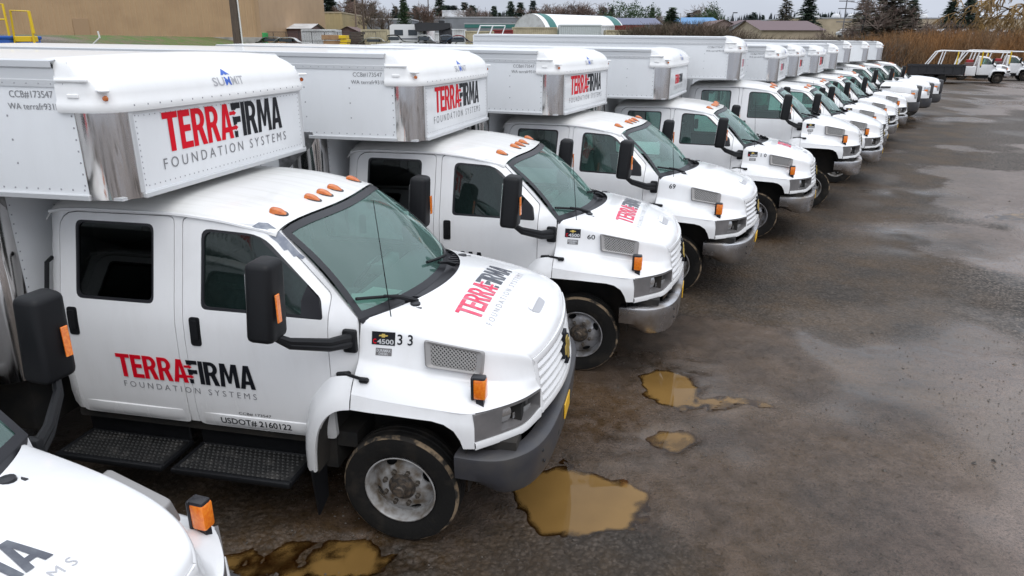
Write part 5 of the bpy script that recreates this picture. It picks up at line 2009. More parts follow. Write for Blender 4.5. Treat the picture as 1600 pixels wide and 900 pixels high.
def rect_bld(name, label, cat, px0, px1, py, Y, depth, wall, roof, ridge=None, gable='side', turn=0.0, ribs=.0, doors=(), base=None, group=None, par=.0):
    """a building whose long front spans px0..px1 at distance Y with eaves at photo row py; ridge row optional"""
    a, b = at(px0, py, Y), at(px1, py, Y)
    cx = (a.x + b.x) / 2
    W = (b.x - a.x)
    zb = (base if base is not None else min(tz_(a.x, Y), tz_(b.x, Y))) - .3
    H = a.z
    t = empty(name, (cx, Y + depth / 2, zb), turn)
    tag(t, label, cat, group)
    h = H - zb
    hw, hd = W / 2, depth / 2
    m = MB()
    if ribs:
        n = int(W / ribs)
        prof = []
        for k in range(n):
            x = -hw + W * k / n
            prof += [(x, 0), (x + ribs * .55, 0), (x + ribs * .63, -.06), (x + ribs * .92, -.06)]
        prof.append((hw, 0))
        m.grid([[(x, -hd + y, z) for z in (0.0, h)] for x, y in prof])
        m.add([(hw, -hd, 0), (hw, hd, 0), (hw, hd, h), (hw, -hd, h)], [(0, 1, 2, 3)])
        m.add([(-hw, -hd, 0), (-hw, hd, 0), (-hw, hd, h), (-hw, -hd, h)], [(0, 1, 2, 3)])
        m.add([(-hw, hd, 0), (hw, hd, 0), (hw, hd, h), (-hw, hd, h)], [(0, 1, 2, 3)])
    else:
        m.box(-hw, hw, -hd, hd, 0, h)
    rise = (at((px0 + px1) / 2, ridge, Y + (depth / 2 if gable == 'side' else 0)).z - H) if ridge is not None else 0
    if rise > 0 and gable == 'front':
        m.add([(-hw, -hd, h), (hw, -hd, h), (0, -hd, h + rise)], [(0, 1, 2)])
        m.add([(-hw, hd, h), (hw, hd, h), (0, hd, h + rise)], [(0, 1, 2)])
    if rise > 0 and gable == 'side':
        for s in (-1, 1):
            m.add([(s * hw, -hd, h), (s * hw, hd, h), (s * hw, 0, h + rise)], [(0, 1, 2)])
    link('wall', m.mesh('wall', wall, 0), t)
    r = MB()
    o = .35
    if rise > 0 and gable == 'front':
        for s in (-1, 1):
            r.add([(s * (hw + o), -hd - o, h - rise * o / hw), (s * (hw + o), hd + o, h - rise * o / hw), (0, hd + o, h + rise + .03), (0, -hd - o, h + rise + .03)], [(0, 1, 2, 3)])
    elif rise > 0:
        for s in (-1, 1):
            r.add([(-hw - o, s * (hd + o), h - rise * o / hd + .03), (hw + o, s * (hd + o), h - rise * o / hd + .03), (hw + o, 0, h + rise + .03), (-hw - o, 0, h + rise + .03)], [(0, 1, 2, 3)])
    else:
        r.box(-hw - .12, hw + .12, -hd - .12, hd + .12, h + .004, h + .25 + par)
    rm = r.mesh('roof', roof, 0)
    link('roof', rm, t)
    for (u0, u1, v0, v1, dm, nm) in doors:
        d = MB().box(-hw + W * u0, -hw + W * u1, -hd - .09, -hd - .065, .3 + h * v0, .3 + h * v1, .01, 1)
        link(nm, d.mesh(nm, dm, 0), t)
    return t, hw, hd, h

# ---- tan shed on the bank
tb, hw, hd, hh = rect_bld('metal_building', 'large tan ribbed metal building on the grassy bank', 'building', -330, 385, -150, 86, 30, M_TAN, M_TANT, ribs=.62)
z0 = -.0
dpx = at(118, 59, 86), at(137, 30, 86)
ox, oz = tb.location.x, tb.location.z
link('door', MB().box(dpx[0].x - ox, dpx[1].x - ox, -hd - .12, -hd - .08, dpx[0].z - oz, dpx[1].z - oz, .02, 1).mesh('door', M_TANT, 0), tb)
link('foundation', MB().box(-hw - .1, hw + .1, -hd - .16, -hd - .02, 0, dpx[0].z - oz, .02, 1).mesh('foundation', M_CONC, 0), tb)
link('corner_trim', MB().box(hw - .35, hw + .08, -hd - .14, -hd + .2, dpx[0].z - oz, hh, .02, 1).mesh('corner_trim', M_TANT, 0), tb)

# ---- yellow access stairs with a blue tank
def stairs():
    Y = 30.0
    p = at(15, 70, Y)
    t = empty('access_stairs', (p.x, Y, tz_(p.x, Y)))
    tag(t, 'yellow steel access stairs standing beside the tan building', 'stairs')
    q = lambda px, py, dy=0: at(px, py, Y + dy) - Vector((p.x, Y, tz_(p.x, Y)))
    for dy in (0, .4):
        link('guard_rail', MB().tube([q(24, 75, dy), q(15, 18, dy), q(44, 19, dy), q(55, 78, dy)], .045, 8).tube([q(44, 19, dy), q(52, 54, dy)], .06, 8).mesh('guard_rail', M_YELL), t)
    for dy in (0, .4):
        link('hand_rail', MB().tube([q(-16, 9, dy), q(3, 8, dy), q(14, 58, dy), q(16, 78, dy)], .045, 8).tube([q(-14, 32, dy), q(8, 32, dy)], .035, 6).mesh('hand_rail', M_YELL), t)
    a, b = q(22, 58), q(53, 67)
    link('platform', MB().box(a.x, b.x - .1, -.05, .45, b.z, a.z, .02, 1).mesh('platform', M_YELL), t)
    for k in range(3):
        zz = b.z - .12 - .22 * k
        link('tread', MB().box(a.x + .1, b.x - .02, -.05 - .05 * k, .42, zz - .05, zz, .01, 1).mesh('tread', M_YELL), t)
    c = at(-30, 58, Y)
    d = at(21, 72, Y)
    g = tz_(c.x, Y)
    e = empty('storage_tank', ((c.x + d.x) / 2, Y + .8, g))
    tag(e, 'blue steel tank beside the yellow stairs', 'tank')
    link('tank_shell', MB().box(c.x - e.location.x, d.x - e.location.x, -1, 1, .1, c.z - g, .06, 2).mesh('tank_shell', M_BLUEP), e)
    link('rim', MB().box(c.x - e.location.x - .04, d.x - e.location.x + .04, -1.04, 1.04, c.z - g - .12, c.z - g + .01, .03, 1).mesh('rim', M_BLUEP), e)
stairs()
# bent white pipe
Yp = 46
base = at(148, 78, Yp)
tag(link('bent_pipe', MB().tube([at(149, 84, Yp), at(145, 70, Yp), at(155, 60, Yp), at(152, 50, Yp)], .05, 8).mesh('bent_pipe', M_WPIPE)), 'thin bent white pipe sticking up before the grass', 'pipe')

# ---- poles
def pole(px, Y, top_py, r, label, mt=M_POLE, arm=None, conduit=False, lean=0.0, name='utility_pole', lamp=False):
    b = at(px, 60, Y)
    g = tz_(b.x, Y)
    top = at(px, top_py, Y).z - g
    t = empty(name, (b.x, Y, g))
    tag(t, label, 'pole')
    link('mast', MB().tube([(0, 0, -.5), (lean * .5, 0, top * .5), (lean, 0, top)], [r, r * .85, r * .65], 10).mesh('mast', mt), t)
    if arm:
        for z in arm:
            link('cross_arm', MB().box(lean - 1.1, lean + 1.1, -.06, .06, top - z - .06, top - z + .06, .01, 1).mesh('cross_arm', mt), t)
    if conduit:
        link('conduit', MB().tube([(r + .06, -.1, -.2), (r + .03, -.1, top * .7)], .06, 6).mesh('conduit', M_WPIPE), t)
    if lamp:
        link('lamp_head', MB().box(lean - .05, lean + .75, -.14, .14, top - .1, top + .06, .04, 1).mesh('lamp_head', M_DKGREY), t)
    return t
pole(370, 62, -110, .36, 'thick dark wooden utility pole with white conduit by the tan building', conduit=True)
pole(557, 110, -40, .15, 'pale wooden utility pole left of its darker neighbour', mat('pale_pole', (.21, .16, .125), .85))
pole(569, 108, -40, .17, 'dark wooden utility pole beside the tan container', arm=(4.0,))
pole(584, 100, 22, .07, 'thin pole standing behind the tan container', M_POLE)
pole(670, 130, -20, .12, 'thin dark pole behind the black trailer', M_POLE)
pole(1338, 88, -40, .09, 'leaning thin dark pole behind the last box trucks', M_DKGREY, lean=1.0)
pole(1314, 110, -30, .10, 'thin pole with short cross arms right of the dense conifer', mat('grey_pole', (.14, .14, .15), .7), arm=(2.6, 3.6, 5.4))
pole(1060, 100, 20, .07, 'pale thin pole before the bushy conifer', mat('pale_post', (.4, .37, .33), .7))
pole(1141, 135, 19, .08, 'street lamp between the blue building and grey gable', M_DKGREY, name='street_lamp', lamp=True)

# ---- sheds and warehouses
rect_bld('warehouse', 'long mustard flat roofed warehouse right of the tan building', 'building', 388, 533, 21, 150, 30, M_BEIGE, M_TANL, ribs=1.2)
rect_bld('shed', 'low rust brown shed in front of the mustard warehouse', 'shed', 386, 452, 41, 104, 8, M_MAROON, M_RUSTR, ridge=34)
rect_bld('shed', 'open shed with a pale sheet roof beside the fence', 'shed', 420, 482, 45, 96, 7, M_MAROON, M_WHITEB, ridge=38)
rect_bld('shed', 'small green and maroon shed beside the tan building corner', 'shed', 388, 417, 48, 90, 5, M_TEAL, M_MAROON)
rect_bld('shed', 'small maroon gabled shed left of the tan container', 'shed', 529, 556, 48, 100, 6, M_MAROON, M_BROWN, ridge=42, gable='front')
rect_bld('warehouse', 'grey warehouse behind the tan container', 'building', 572, 640, 31, 175, 25, M_GREYW, M_WHITEB)
rect_bld('warehouse', 'wide grey warehouse behind the black trailer', 'building', 668, 812, 28, 180, 30, M_GREYW, M_GREYR)
rect_bld('warehouse', 'white rooftop block above the wide grey warehouse', 'building', 690, 726, 18, 196, 14, M_WHITEB, M_WHITEB)
rect_bld('shed', 'grey low building with a teal band left of the white hoop building', 'shed', 725, 806, 38, 150, 12, M_GREYW, M_GREYR, doors=((.0, 1.0, .80, .99, M_TEAL, 'teal_band'),))
rect_bld('shed', 'slate blue gabled shed right of the white hoop building', 'shed', 952, 1032, 38, 145, 16, M_GREYW, mat('slate_roof', (.12, .13, .20), .6), ridge=28)
rect_bld('shed', 'bright blue gabled metal building', 'building', 1068, 1126, 37, 132, 14, M_BLUEW, M_BLUER, ridge=27)
rect_bld('shed', 'pinkish grey gabled shed right of the blue building', 'shed', 1112, 1148, 38, 122, 12, mat('pinkish_wall', (.25, .19, .17), .8), M_BROWN, ridge=30, gable='front')
rect_bld('shed', 'pale blue grey gabled shed between the pinkish shed and brown roofs', 'shed', 1144, 1180, 39, 120, 12, M_GREYR, mat('plum_roof', (.13, .085, .09), .7), ridge=31, gable='front')
rect_bld('shed', 'cream shed under a plum brown roof left of the long barn', 'shed', 1172, 1203, 39, 118, 12, M_TANL, mat('plum_roof', (.13, .085, .09), .7), ridge=31)
rect_bld('barn', 'long low barn with a plum brown roof left of the tan warehouse', 'building', 1190, 1286, 46, 104, 14, M_TANL, mat('plum_roof', (.13, .085, .09), .7), ridge=32)
lw, lhw, lhd, lh = rect_bld('warehouse', 'very long pale tan warehouse with domed skylights', 'building', 1236, 1760, 28, 175, 40, M_TANL, M_GREYR)
for k in range(18):
    x = -lhw + 2.5 + k * (2 * lhw - 5) / 17
    y = -lhd + 2 + 1.5 * (k % 2)
    link('skylight', MB().lathe([(1.0, 0), (1.0, .35), (.8, .7), (.45, .92), (0, 1.0)], (x, y, lh + .2), 12, 'z').mesh('skylight', M_WHITEB), lw)

# ---- hoop building
def hoop():
    A, B = at(826, 56, 128), at(948, 56, 140)
    g = min(tz_(A.x, A.y), tz_(B.x, B.y)) - .3
    ax = Vector((B.x - A.x, B.y - A.y, 0))
    Lh = ax.length
    t = empty('hoop_building', (A.x, A.y, g), math.atan2(ax.y, ax.x))
    tag(t, 'white fabric hoop building with teal end bands', 'building')
    rz = at(850, 21, 128).z - g
    ry = 5.0
    def arch(x0, x1, k, name, mt):
        n = 24
        gpts = [[(x, -ry * k * math.cos(math.pi * i / n), rz * k * math.sin(math.pi * i / n) ** .8) for x in (x0, x1)] for i in range(n + 1)]
        link(name, MB().grid(gpts).mesh(name, mt), t)
    arch(0, Lh, 1.0, 'fabric_roof', M_FABRIC)
    arch(1.0, 2.6, 1.006, 'end_band', M_TEAL)
    arch(Lh - 2.2, Lh - .3, 1.006, 'end_band', M_TEAL)
    n = 24
    for x, nm in ((.05, 'end_wall'), (Lh - .05, 'end_wall')):
        link(nm, MB().add([(x, -ry * math.cos(math.pi * i / n), rz * math.sin(math.pi * i / n) ** .8) for i in range(n + 1)], [tuple(range(n + 1))]).mesh(nm, M_WHITEB, 0), t)
    link('door', MB().box(-.06, .03, -1.6, 1.6, 0, rz * .62, .02, 1).mesh('door', mat('grey_curtain', (.42, .42, .43), .7), 0), t)
hoop()
def container(px0, px1, py, Y, mt, label, h=2.6, name='container', depth=2.5, turn=0.0, ends=True):
    a, b = at(px0, py, Y), at(px1, py, Y)
    W = b.x - a.x
    t = empty(name, ((a.x + b.x) / 2, Y, a.z - h), turn)
    tag(t, label, 'container')
    m = MB()
    n = max(6, int(W / .28))
    for s in (-1, 1):
        prof = []
        for k in range(n):
            x = -W / 2 + W * k / n
            d = W / n
            prof += [(x, 0), (x + d * .4, 0), (x + d * .5, .05), (x + d * .9, .05)]
        m.grid([[(x, s * (depth / 2 - y), z) for z in (0, h)] for x, y in prof + [(W / 2, 0)]])
    m.box(-W / 2, W / 2, -depth / 2, depth / 2, h - .02, h + .02)
    for s in (-1, 1): m.add([(s * W / 2, -depth / 2, 0), (s * W / 2, depth / 2, 0), (s * W / 2, depth / 2, h), (s * W / 2, -depth / 2, h)], [(0, 1, 2, 3)])
    link('shell', m.mesh('shell', mt, 0), t)
    f = MB()
    for s in (-1, 1):
        for q in (-1, 1):
            f.box(s * W / 2 - .08, s * W / 2 + .08, q * depth / 2 - .08, q * depth / 2 + .08, 0, h)
        f.box(-W / 2, W / 2, s * depth / 2 - .06, s * depth / 2 + .06, h - .14, h + .03)
    link('frame', f.mesh('frame', mt, 0), t)
    return t
container(567, 607, 47, 94, M_CREAM, 'tan shipping container beside the dark utility pole')
container(800, 869, 43, 112, M_CREAM, 'long cream container in front of the hoop building')
container(873, 937, 39, 110, mat('pale_grey_steel', (.50, .54, .54), .5), 'pale grey green container in front of the hoop building', 3.0)
container(934, 957, 40, 113, M_WHITEB, 'short white container right of the grey green one', 2.8)
container(957, 1004, 40, 126, M_REDC, 'red shipping container right of the hoop building')
container(945, 990, 47, 108, M_CREAM, 'low cream container before the red one', 2.2)
container(475, 528, 47, 92, M_WHITEB, 'white storage trailer behind a chain link fence', 2.6)

# ---- chain link fence
def fence():
    t = empty('chain_link_fence', (*at(440, 60, 88).xy, 0))
    tag(t, 'chain link fence in front of the sheds left of centre', 'fence')
    z = tz_(t.location.x, 88)
    t.location.z = z
    for k in range(11):
        link('post', MB().tube([(-4 + k * 1.5, 0, 0), (-4 + k * 1.5, 0, 2.1)], .035, 6).mesh('post', M_DKGREY), t)
    for zz in (.1, 1.1, 2.1):
        link('rail', MB().tube([(-4, 0, zz), (11, 0, zz)], .025, 5).mesh('rail', M_DKGREY), t)
    m = MB()
    for k in range(-14, 100):
        x = -4 + k * .15
        for d in (2.0, -2.0):
            x0, x1 = x, x + d
            if min(x0, x1) < -4 or max(x0, x1) > 11: continue
            m.tube([(x0, 0, .1), (x1, 0, 2.1)], .006, 3, cap=False)
    w = link('wire_mesh', m.mesh('wire_mesh', M_DKGREY, 0), t)
    w['kind'] = 'stuff'
fence()

# ---- cars, camper, trailers in the upper yard
def far_car(px, Y, mt, label, turn=0.0, pickup=False, Lc=4.6, cat='car', z=None):
    b = at(px, 60, Y)
    t = empty('pickup_truck' if pickup else 'parked_car', (b.x, Y, tz_(b.x, Y) if z is None else z), turn)
    tag(t, label, 'pickup' if pickup else 'car', 'cars in the upper yard')
    def body():
        pr = [(-2.3, .45), (-2.32, .85), (-2.2, 1.0), (-1.9, 1.05), (-1.3, 1.50), (.2, 1.52), (.85, 1.08), (2.0, .92), (2.28, .75), (2.3, .4)] if not pickup else [(-2.6, .55), (-2.6, 1.1), (-.7, 1.12), (-.6, 1.75), (.55, 1.78), (1.1, 1.22), (2.4, 1.08), (2.6, .9), (2.6, .5)]
        P = catmull([(x, 0, z) for x, z in pr], 3)
        rows = []
        for w, k in ((-.82, .93), (-.88, 1.0), (0, 1.02), (.88, 1.0), (.82, .93)):
            rows.append([(p.x * (1 if abs(w) < .85 else .995), w * (1 if p.z < 1.1 else .86), .4 + (p.z - .4) * k) for p in P])
        return MB().grid(rows)
    part('body', 'carbody%d%s' % (pickup, mt.name), body, mt, t)
    def glassy():
        m = MB()
        if pickup:
            for s in (-1, 1): m.box(-.5, .62, s * .775 - .02, s * .775 + .02, 1.25, 1.62, .02, 1)
            m.box(.6, .64, -.68, .68, 1.28, 1.62)
        else:
            for s in (-1, 1): m.box(-1.25, .2, s * .775 - .02, s * .775 + .02, 1.08, 1.38, .04, 1)
            m.box(.34, .40, -.66, .66, 1.12, 1.40)
        return m
    part('window', 'carglass%d' % pickup, glassy, M_PANEG, t)
    for x in (-1.5, 1.5):
        for s in (-1, 1):
            part('wheel', f'carwheel{x}{s}', lambda: MB().lathe([(0, -.1), (.2, -.1), (.33, -.09), (.34, 0), (.33, .09), (.2, .1), (0, .1)], (x, s * .80, .34), 16), M_RUBBER, t)
    return t
far_car(432, 86, M_SILVC, 'silver car behind the chain link fence, left one', .1)
far_car(455, 86, M_WHITEC, 'white car behind the chain link fence, right one', .05)
far_car(613, 84, M_DKGREY, 'dark grey pickup beside the tan container', .2, True)
far_car(715, 88, M_REDP, 'red pickup parked behind the box trucks', .1, True)
far_car(722, 82, M_BLUEC, 'blue car parked in front of the red pickup', .1)
def camper():
    Y = 88
    b = at(636, 60, Y)
    t = empty('camper', (b.x, Y, tz_(b.x, Y)), .06)
    tag(t, 'white motorhome with an overcab bunk beside the tan container', 'camper')
    pr = [(-1.9, .5), (-1.9, 2.85), (-1.6, 3.0), (1.6, 3.0), (2.5, 2.85), (2.55, 2.3), (1.9, 2.2), (2.3, 1.5), (3.2, 1.3), (3.3, .6)]
    m = MB()
    m.prism(pr, lambda x, z: (x, -1.15, z), (0, 2.3, 0))
    link('body', m.mesh('body', M_WHITEC, 0), t)
    for x0, x1, z0, z1 in ((-1.4, -.4, 1.8, 2.4), (.2, 1.2, 1.8, 2.4), (1.7, 2.3, 2.45, 2.75)):
        link('window', MB().box(x0, x1, -1.19, -1.155, z0, z1, .03, 1).mesh('window', M_PANEG, 0), t)
    link('stripe', MB().box(-1.88, 2.2, -1.175, -1.153, 1.35, 1.5).mesh('stripe', M_GREYW, 0), t)
    for x in (-1.0, 2.4):
        link('wheel', MB().lathe([(0, -.1), (.2, -.12), (.36, -.1), (.37, .1), (0, .1)], (x, -1.05, .37), 16).mesh('wheel', M_RUBBER), t)
    tt = empty('travel_trailer', (*at(660, 60, 90).xy, tz_(at(660, 60, 90).x, 90)))
    tag(tt, 'low white travel trailer left of the black machine', 'trailer')
    link('body', MB().box(-1.6, 1.4, -1.1, 1.1, .5, 2.6, .25, 3).mesh('body', M_WHITEC), tt)
    link('window', MB().box(-.9, .5, -1.14, -1.105, 1.5, 2.0, .03, 1).mesh('window', M_PANEG, 0), tt)
    link('wheel', MB().lathe([(0, -.1), (.2, -.12), (.34, -.1), (.35, .1), (0, .1)], (0, -1.05, .35), 16).mesh('wheel', M_RUBBER), tt)
camper()
def machine():
    Y = 86
    b = at(678, 60, Y)
    t = empty('hauling_machine', (b.x, Y, tz_(b.x, Y)))
    tag(t, 'tall black hauling machine with raised bed among parked vehicles', 'machine')
    link('bed', MB().prism([(-2.0, 2.2), (-2.1, 3.0), (-1.6, 3.15), (1.9, 3.1), (2.0, 2.6), (1.0, 2.35)], lambda x, z: (x, -1.1, z), (0, 2.2, 0)).mesh('bed', M_DKGREY, 0), t)
    link('frame', MB().box(-1.7, 1.9, -.5, .5, .7, 1.0).box(.6, 1.2, -.6, .6, 1.0, 3.4, .05, 1).box(-1.2, -.9, -.5, .5, 1.0, 2.3).mesh('frame', M_DKGREY, 0), t)
    link('cab', MB().box(1.1, 2.0, -.8, .8, 1.0, 2.5, .12, 2).mesh('cab', M_DKGREY), t)
    for x in (-1.3, -.2, 1.4):
        link('wheel', MB().lathe([(0, -.15), (.3, -.17), (.48, -.14), (.5, .14), (0, .15)], (x, -.95, .5), 18).mesh('wheel', M_RUBBER), t)
    container(742, 802, 55, 84, M_WHITEB, 'low white flatbed body right of the blue car', 1.2, 'flatbed_body')
    t = empty('ladder_rack', (*at(775, 50, 85).xy, at(775, 55, 84).z))
    tag(t, 'white tubular ladder rack on the low white flatbed', 'rack')
    for k in range(3):
        x = -1.8 + 1.4 * k
        link('hoop', MB().tube([(x - .4, -.8, 0), (x, -.8, 1.0), (x, .8, 1.0), (x - .4, .8, 0)], .05, 6).mesh('hoop', M_WHITEC), t)
    link('rail', MB().tube([(-1.8, -.8, 1.0), (1.0, -.8, 1.0)], .05, 6).mesh('rail', M_WHITEC), t)
machine()
# rows of vehicles and pallets below the long warehouse
for k in range(17):
    px = 1288 + 19 * k
    if 1372 < px < 1405 or px < 1320: continue
    mt = (M_WHITEC, M_SILVC, M_WHITEC)[k % 3]
    b = at(px, 49 if k % 2 else 46, 135)
    o = far_car(px, 135, mt, 'pale car in the row below the long tan warehouse', .15 * (k % 3), z=b.z - 1.3)
    o['group'] = 'cars below the long warehouse'
    o['label'] = 'small distant vehicle in the row below the long tan warehouse'

# ================================================================== rack trucks and the black trailer at the end of the yard
def rack_extra(t, L):
    m = MB()
    sb = MB().box(-4.6, -1.75, -1.12, -.72, .62, 1.42, .03, 1).box(-4.6, -1.75, .72, 1.12, .62, 1.42, .03, 1).box(-4.6, -1.72, -.8, .8, .80, .95)
    b = link('service_body', sb.mesh('service_body', M_PAINT, 30), t)
    for x in (-1.95, -2.7, -3.9):
        link('locker_door', MB().box(x - .58, x - .02, -1.135, -1.118, .70, 1.36, .01, 1).mesh('locker_door', M_PAINT), b)
    link('brown_crate', MB().box(-2.6, -1.85, -1.0, -.3, 1.43, 1.75, .02, 1).mesh('brown_crate', M_MAROON), t)
    link('red_toolbox', MB().box(-2.45, -1.95, -.2, .5, 1.43, 1.98, .04, 1).mesh('red_toolbox', M_REDP), t)
    for s in (-1, 1):
        link('rack_rail', MB().tube([(-5.6, s * 1.0, 1.45), (-4.9, s * 1.0, 2.62), (-4.5, s * 1.0, 2.72), (.55, s * 1.0, 2.58)], .055, 8).mesh('rack_rail', M_PAINT), t)
        for x, z in ((-4.3, 2.72), (-3.0, 2.68), (-1.72, 2.64)):
            link('rack_post', MB().tube([(x - .25, s * 1.0, 1.35), (x, s * 1.0, z)], .05, 8).mesh('rack_post', M_PAINT), t)
    for x, z in ((-4.5, 2.72), (-3.0, 2.68), (-1.7, 2.64), (-.5, 2.61), (.5, 2.58)):
        link('rack_bar', MB().tube([(x, -1.0, z), (x, 1.0, z)], .045, 8).mesh('rack_bar', M_PAINT), t)
    for x in (-3.3, -1.45):
        link('strap', MB().box(x - .05, x + .05, -1.06, -1.02, 1.5, 2.66).mesh('strap', M_YELL, 0), t)
M_SHORTG = M_SIDEG
for pose, lab in (((42.8, 65.5, -.42), 'white rack truck with yellow straps parked beside the black trailer'), ((48.4, 70.2, -.42), 'white rack truck at the right edge behind the first rack truck')):
    build_kodiak(pose, lab, hood=None, badge=False, body=0, crew=False, door=False, extra=rack_extra, name='rack_truck', group='rack trucks at the end of the yard', wheel=M_HUB)
def trailer():
    p = Vector((39.2, 64.6, 0))
    t = empty('dump_trailer', (p.x, p.y, 0), -.42)
    tag(t, 'black steel dump trailer beside the white rack truck', 'trailer')
    link('bed', MB().box(-4.2, 0, -1.05, 1.05, .75, 1.5, .03, 1).box(-4.25, .05, -1.1, -1.02, 1.42, 1.58).box(-4.25, .05, 1.02, 1.1, 1.42, 1.58).mesh('bed', M_DKGREY, 30), t)
    for k in range(7):
        link('stake', MB().box(-4.1 + k * .66, -4.0 + k * .66, -1.10, -1.055, .75, 1.5).mesh('stake', M_DKGREY, 0), t)
    link('tailgate', MB().box(.02, .10, -1.0, 1.0, .72, 1.62, .02, 1).mesh('tailgate', M_DKGREY), t)
    for s in (-1, 1):
        for x in (-2.5, -1.6):
            link('wheel', MB().lathe([(0, -.1), (.2, -.12), (.38, -.1), (.4, 0), (.38, .1), (0, .1)], (x, s * 1.2, .4), 18).mesh('wheel', M_RUBBER), t)
        link('wheel_guard', MB().prism([(-3.0, .8), (-2.9, .95), (-1.2, .95), (-1.1, .8)], lambda x, z: (x, s * 1.36, z), (0, -s * .3, 0)).mesh('wheel_guard', M_DKGREY, 0), t)
        link('tail_lamp', MB().box(.10, .13, s * .8 - .12, s * .8 + .12, .74, .86, .01, 1).mesh('tail_lamp', M_REDP), t)
        link('reflector', MB().box(.10, .12, s * .45 - .14, s * .45 + .14, .75, .83).mesh('reflector', M_WHITEC, 0), t)
    link('drawbar', MB().tube([(-4.2, -.5, .55), (-5.6, 0, .5), (-4.2, .5, .55)], .07, 6).mesh('drawbar', M_DKGREY), t)
trailer()

# ================================================================== trees and brush
M_BARK = mat('bark', (.075, .058, .048), .9, col2=(.12, .10, .085), nscale=5)
M_TWIG = mat('bare_twigs', (.135, .098, .082), .9, col2=(.19, .15, .125), nscale=1.2)
M_TWIGR = mat('reddish_twigs', (.12, .075, .062), .9, col2=(.17, .12, .10), nscale=1.2)
M_TWIGY = mat('willow_twigs', (.27, .17, .06), .9, col2=(.18, .12, .06), nscale=.8)
M_FIR = mat('fir_needles', (.022, .042, .028), .85, col2=(.045, .070, .040), nscale=1.4)
M_FIRB = mat('hazed_fir_needles', (.032, .052, .048), .85, col2=(.05, .075, .065), nscale=1.4)  # blue cast paints distance haze into the needle colour
M_FIRN = mat('near_fir_needles', (.022, .050, .018), .85, col2=(.05, .085, .03), nscale=1.4)
M_FIRBR = mat('browned_needles', (.075, .062, .042), .9, col2=(.05, .055, .035), nscale=1.2)
def conifer_mesh(seed, h, rad, drop, dens=1.0, lower=.08):
    rs = random.Random(seed)
    m = MB()
    zz = h * lower
    while zz < h * .985:
        f = (zz - h * lower) / (h * (1 - lower))
        rr = rad * (1 - f) ** .8 * rs.uniform(.7, 1.12) + .12
        nb = int((5 + 6 * (1 - f)) * dens)
        for b in range(nb):
            a = rs.uniform(0, 6.28)
            ln = rr * rs.uniform(.55, 1.12)
            d = Vector((math.cos(a), math.sin(a), 0))
            sd_ = Vector((-d.y, d.x, 0))
            n = 4 + int(ln * 2)
            for k in range(n):
                t = (k + rs.random()) / n
                p = d * (ln * t) + Vector((0, 0, zz - drop * ln * t * t + rs.uniform(-.1, .1)))
                w = (.14 + .30 * (1 - t * .6)) * rs.uniform(.6, 1.3) * (.6 + .05 * h)
                q = sd_ * rs.uniform(-1, 1) * w * .5
                e = Vector((rs.uniform(-1, 1), rs.uniform(-1, 1), rs.uniform(-.7, .25))).normalized() * w
                g = d * w * rs.uniform(.6, 1.3) + Vector((0, 0, -rs.uniform(0, .5) * w))
                m.add([p + q, p + q + e * .8, p + q + g], [(0, 1, 2)])
        zz += h * rs.uniform(.017, .03)
    return m
def broad_mesh(seed, h, rad):
    rs = random.Random(seed)
    m = MB()
    lobes = [(Vector((rs.gauss(0, rad * .45), rs.gauss(0, rad * .45), h * rs.uniform(.35, .9))), rad * rs.uniform(.3, .6)) for _ in range(22)]
    for c, r in lobes:
        for k in range(90):
            v = Vector((rs.gauss(0, 1), rs.gauss(0, 1), rs.gauss(0, 1))).normalized() * r * rs.uniform(.6, 1.05)
            p = c + v
            w = .35 * rs.uniform(.5, 1.3)
            a = Vector((rs.gauss(0, 1), rs.gauss(0, 1), rs.gauss(0, 1))).normalized() * w
            b = Vector((rs.gauss(0, 1), rs.gauss(0, 1), rs.gauss(0, 1))).normalized() * w
            m.add([p, p + a, p + b], [(0, 1, 2)])
    return m
def bare_mesh(seed, h, spread, droop=0.0, depth=5, r0=.16, n0=4, tw=.022):
    rs = random.Random(seed)
    wood, twig = MB(), MB()
    def grow_(p, d, ln, r, lv):
        segs = 3
        pts = [p]
        for k in range(segs):
            d = (d + Vector((rs.gauss(0, .13), rs.gauss(0, .13), rs.gauss(0, .08) + (.05 if not droop else -droop * (depth - lv) * .12)))).normalized()
            pts.append(pts[-1] + d * ln / segs)
        rr = max(r, tw)
        (wood if lv >= depth - 1 else twig).tube(pts, [rr, rr * .9, rr * .8, rr * .7], 5 if lv >= depth - 1 else 3, cap=False)
        if lv == 0: return
        for k in range(n0 if lv > 1 else n0 + 1):
            i = rs.choice((1, 2, 3, 3)) if lv < depth else rs.choice((2, 3, 3))
            a = rs.uniform(0, 6.28)
            u = d.orthogonal().normalized()
            w = d.cross(u)
            e = (d * rs.uniform(.7, 1.1) + (u * math.cos(a) + w * math.sin(a)) * spread * rs.uniform(.5, 1.1)).normalized()
            grow_(pts[i], e, ln * rs.uniform(.55, .8), r * .58, lv - 1)
    grow_(Vector((0, 0, 0)), Vector((0, 0, 1)), h * .34, r0, depth)
    return wood, twig
TREE = {}
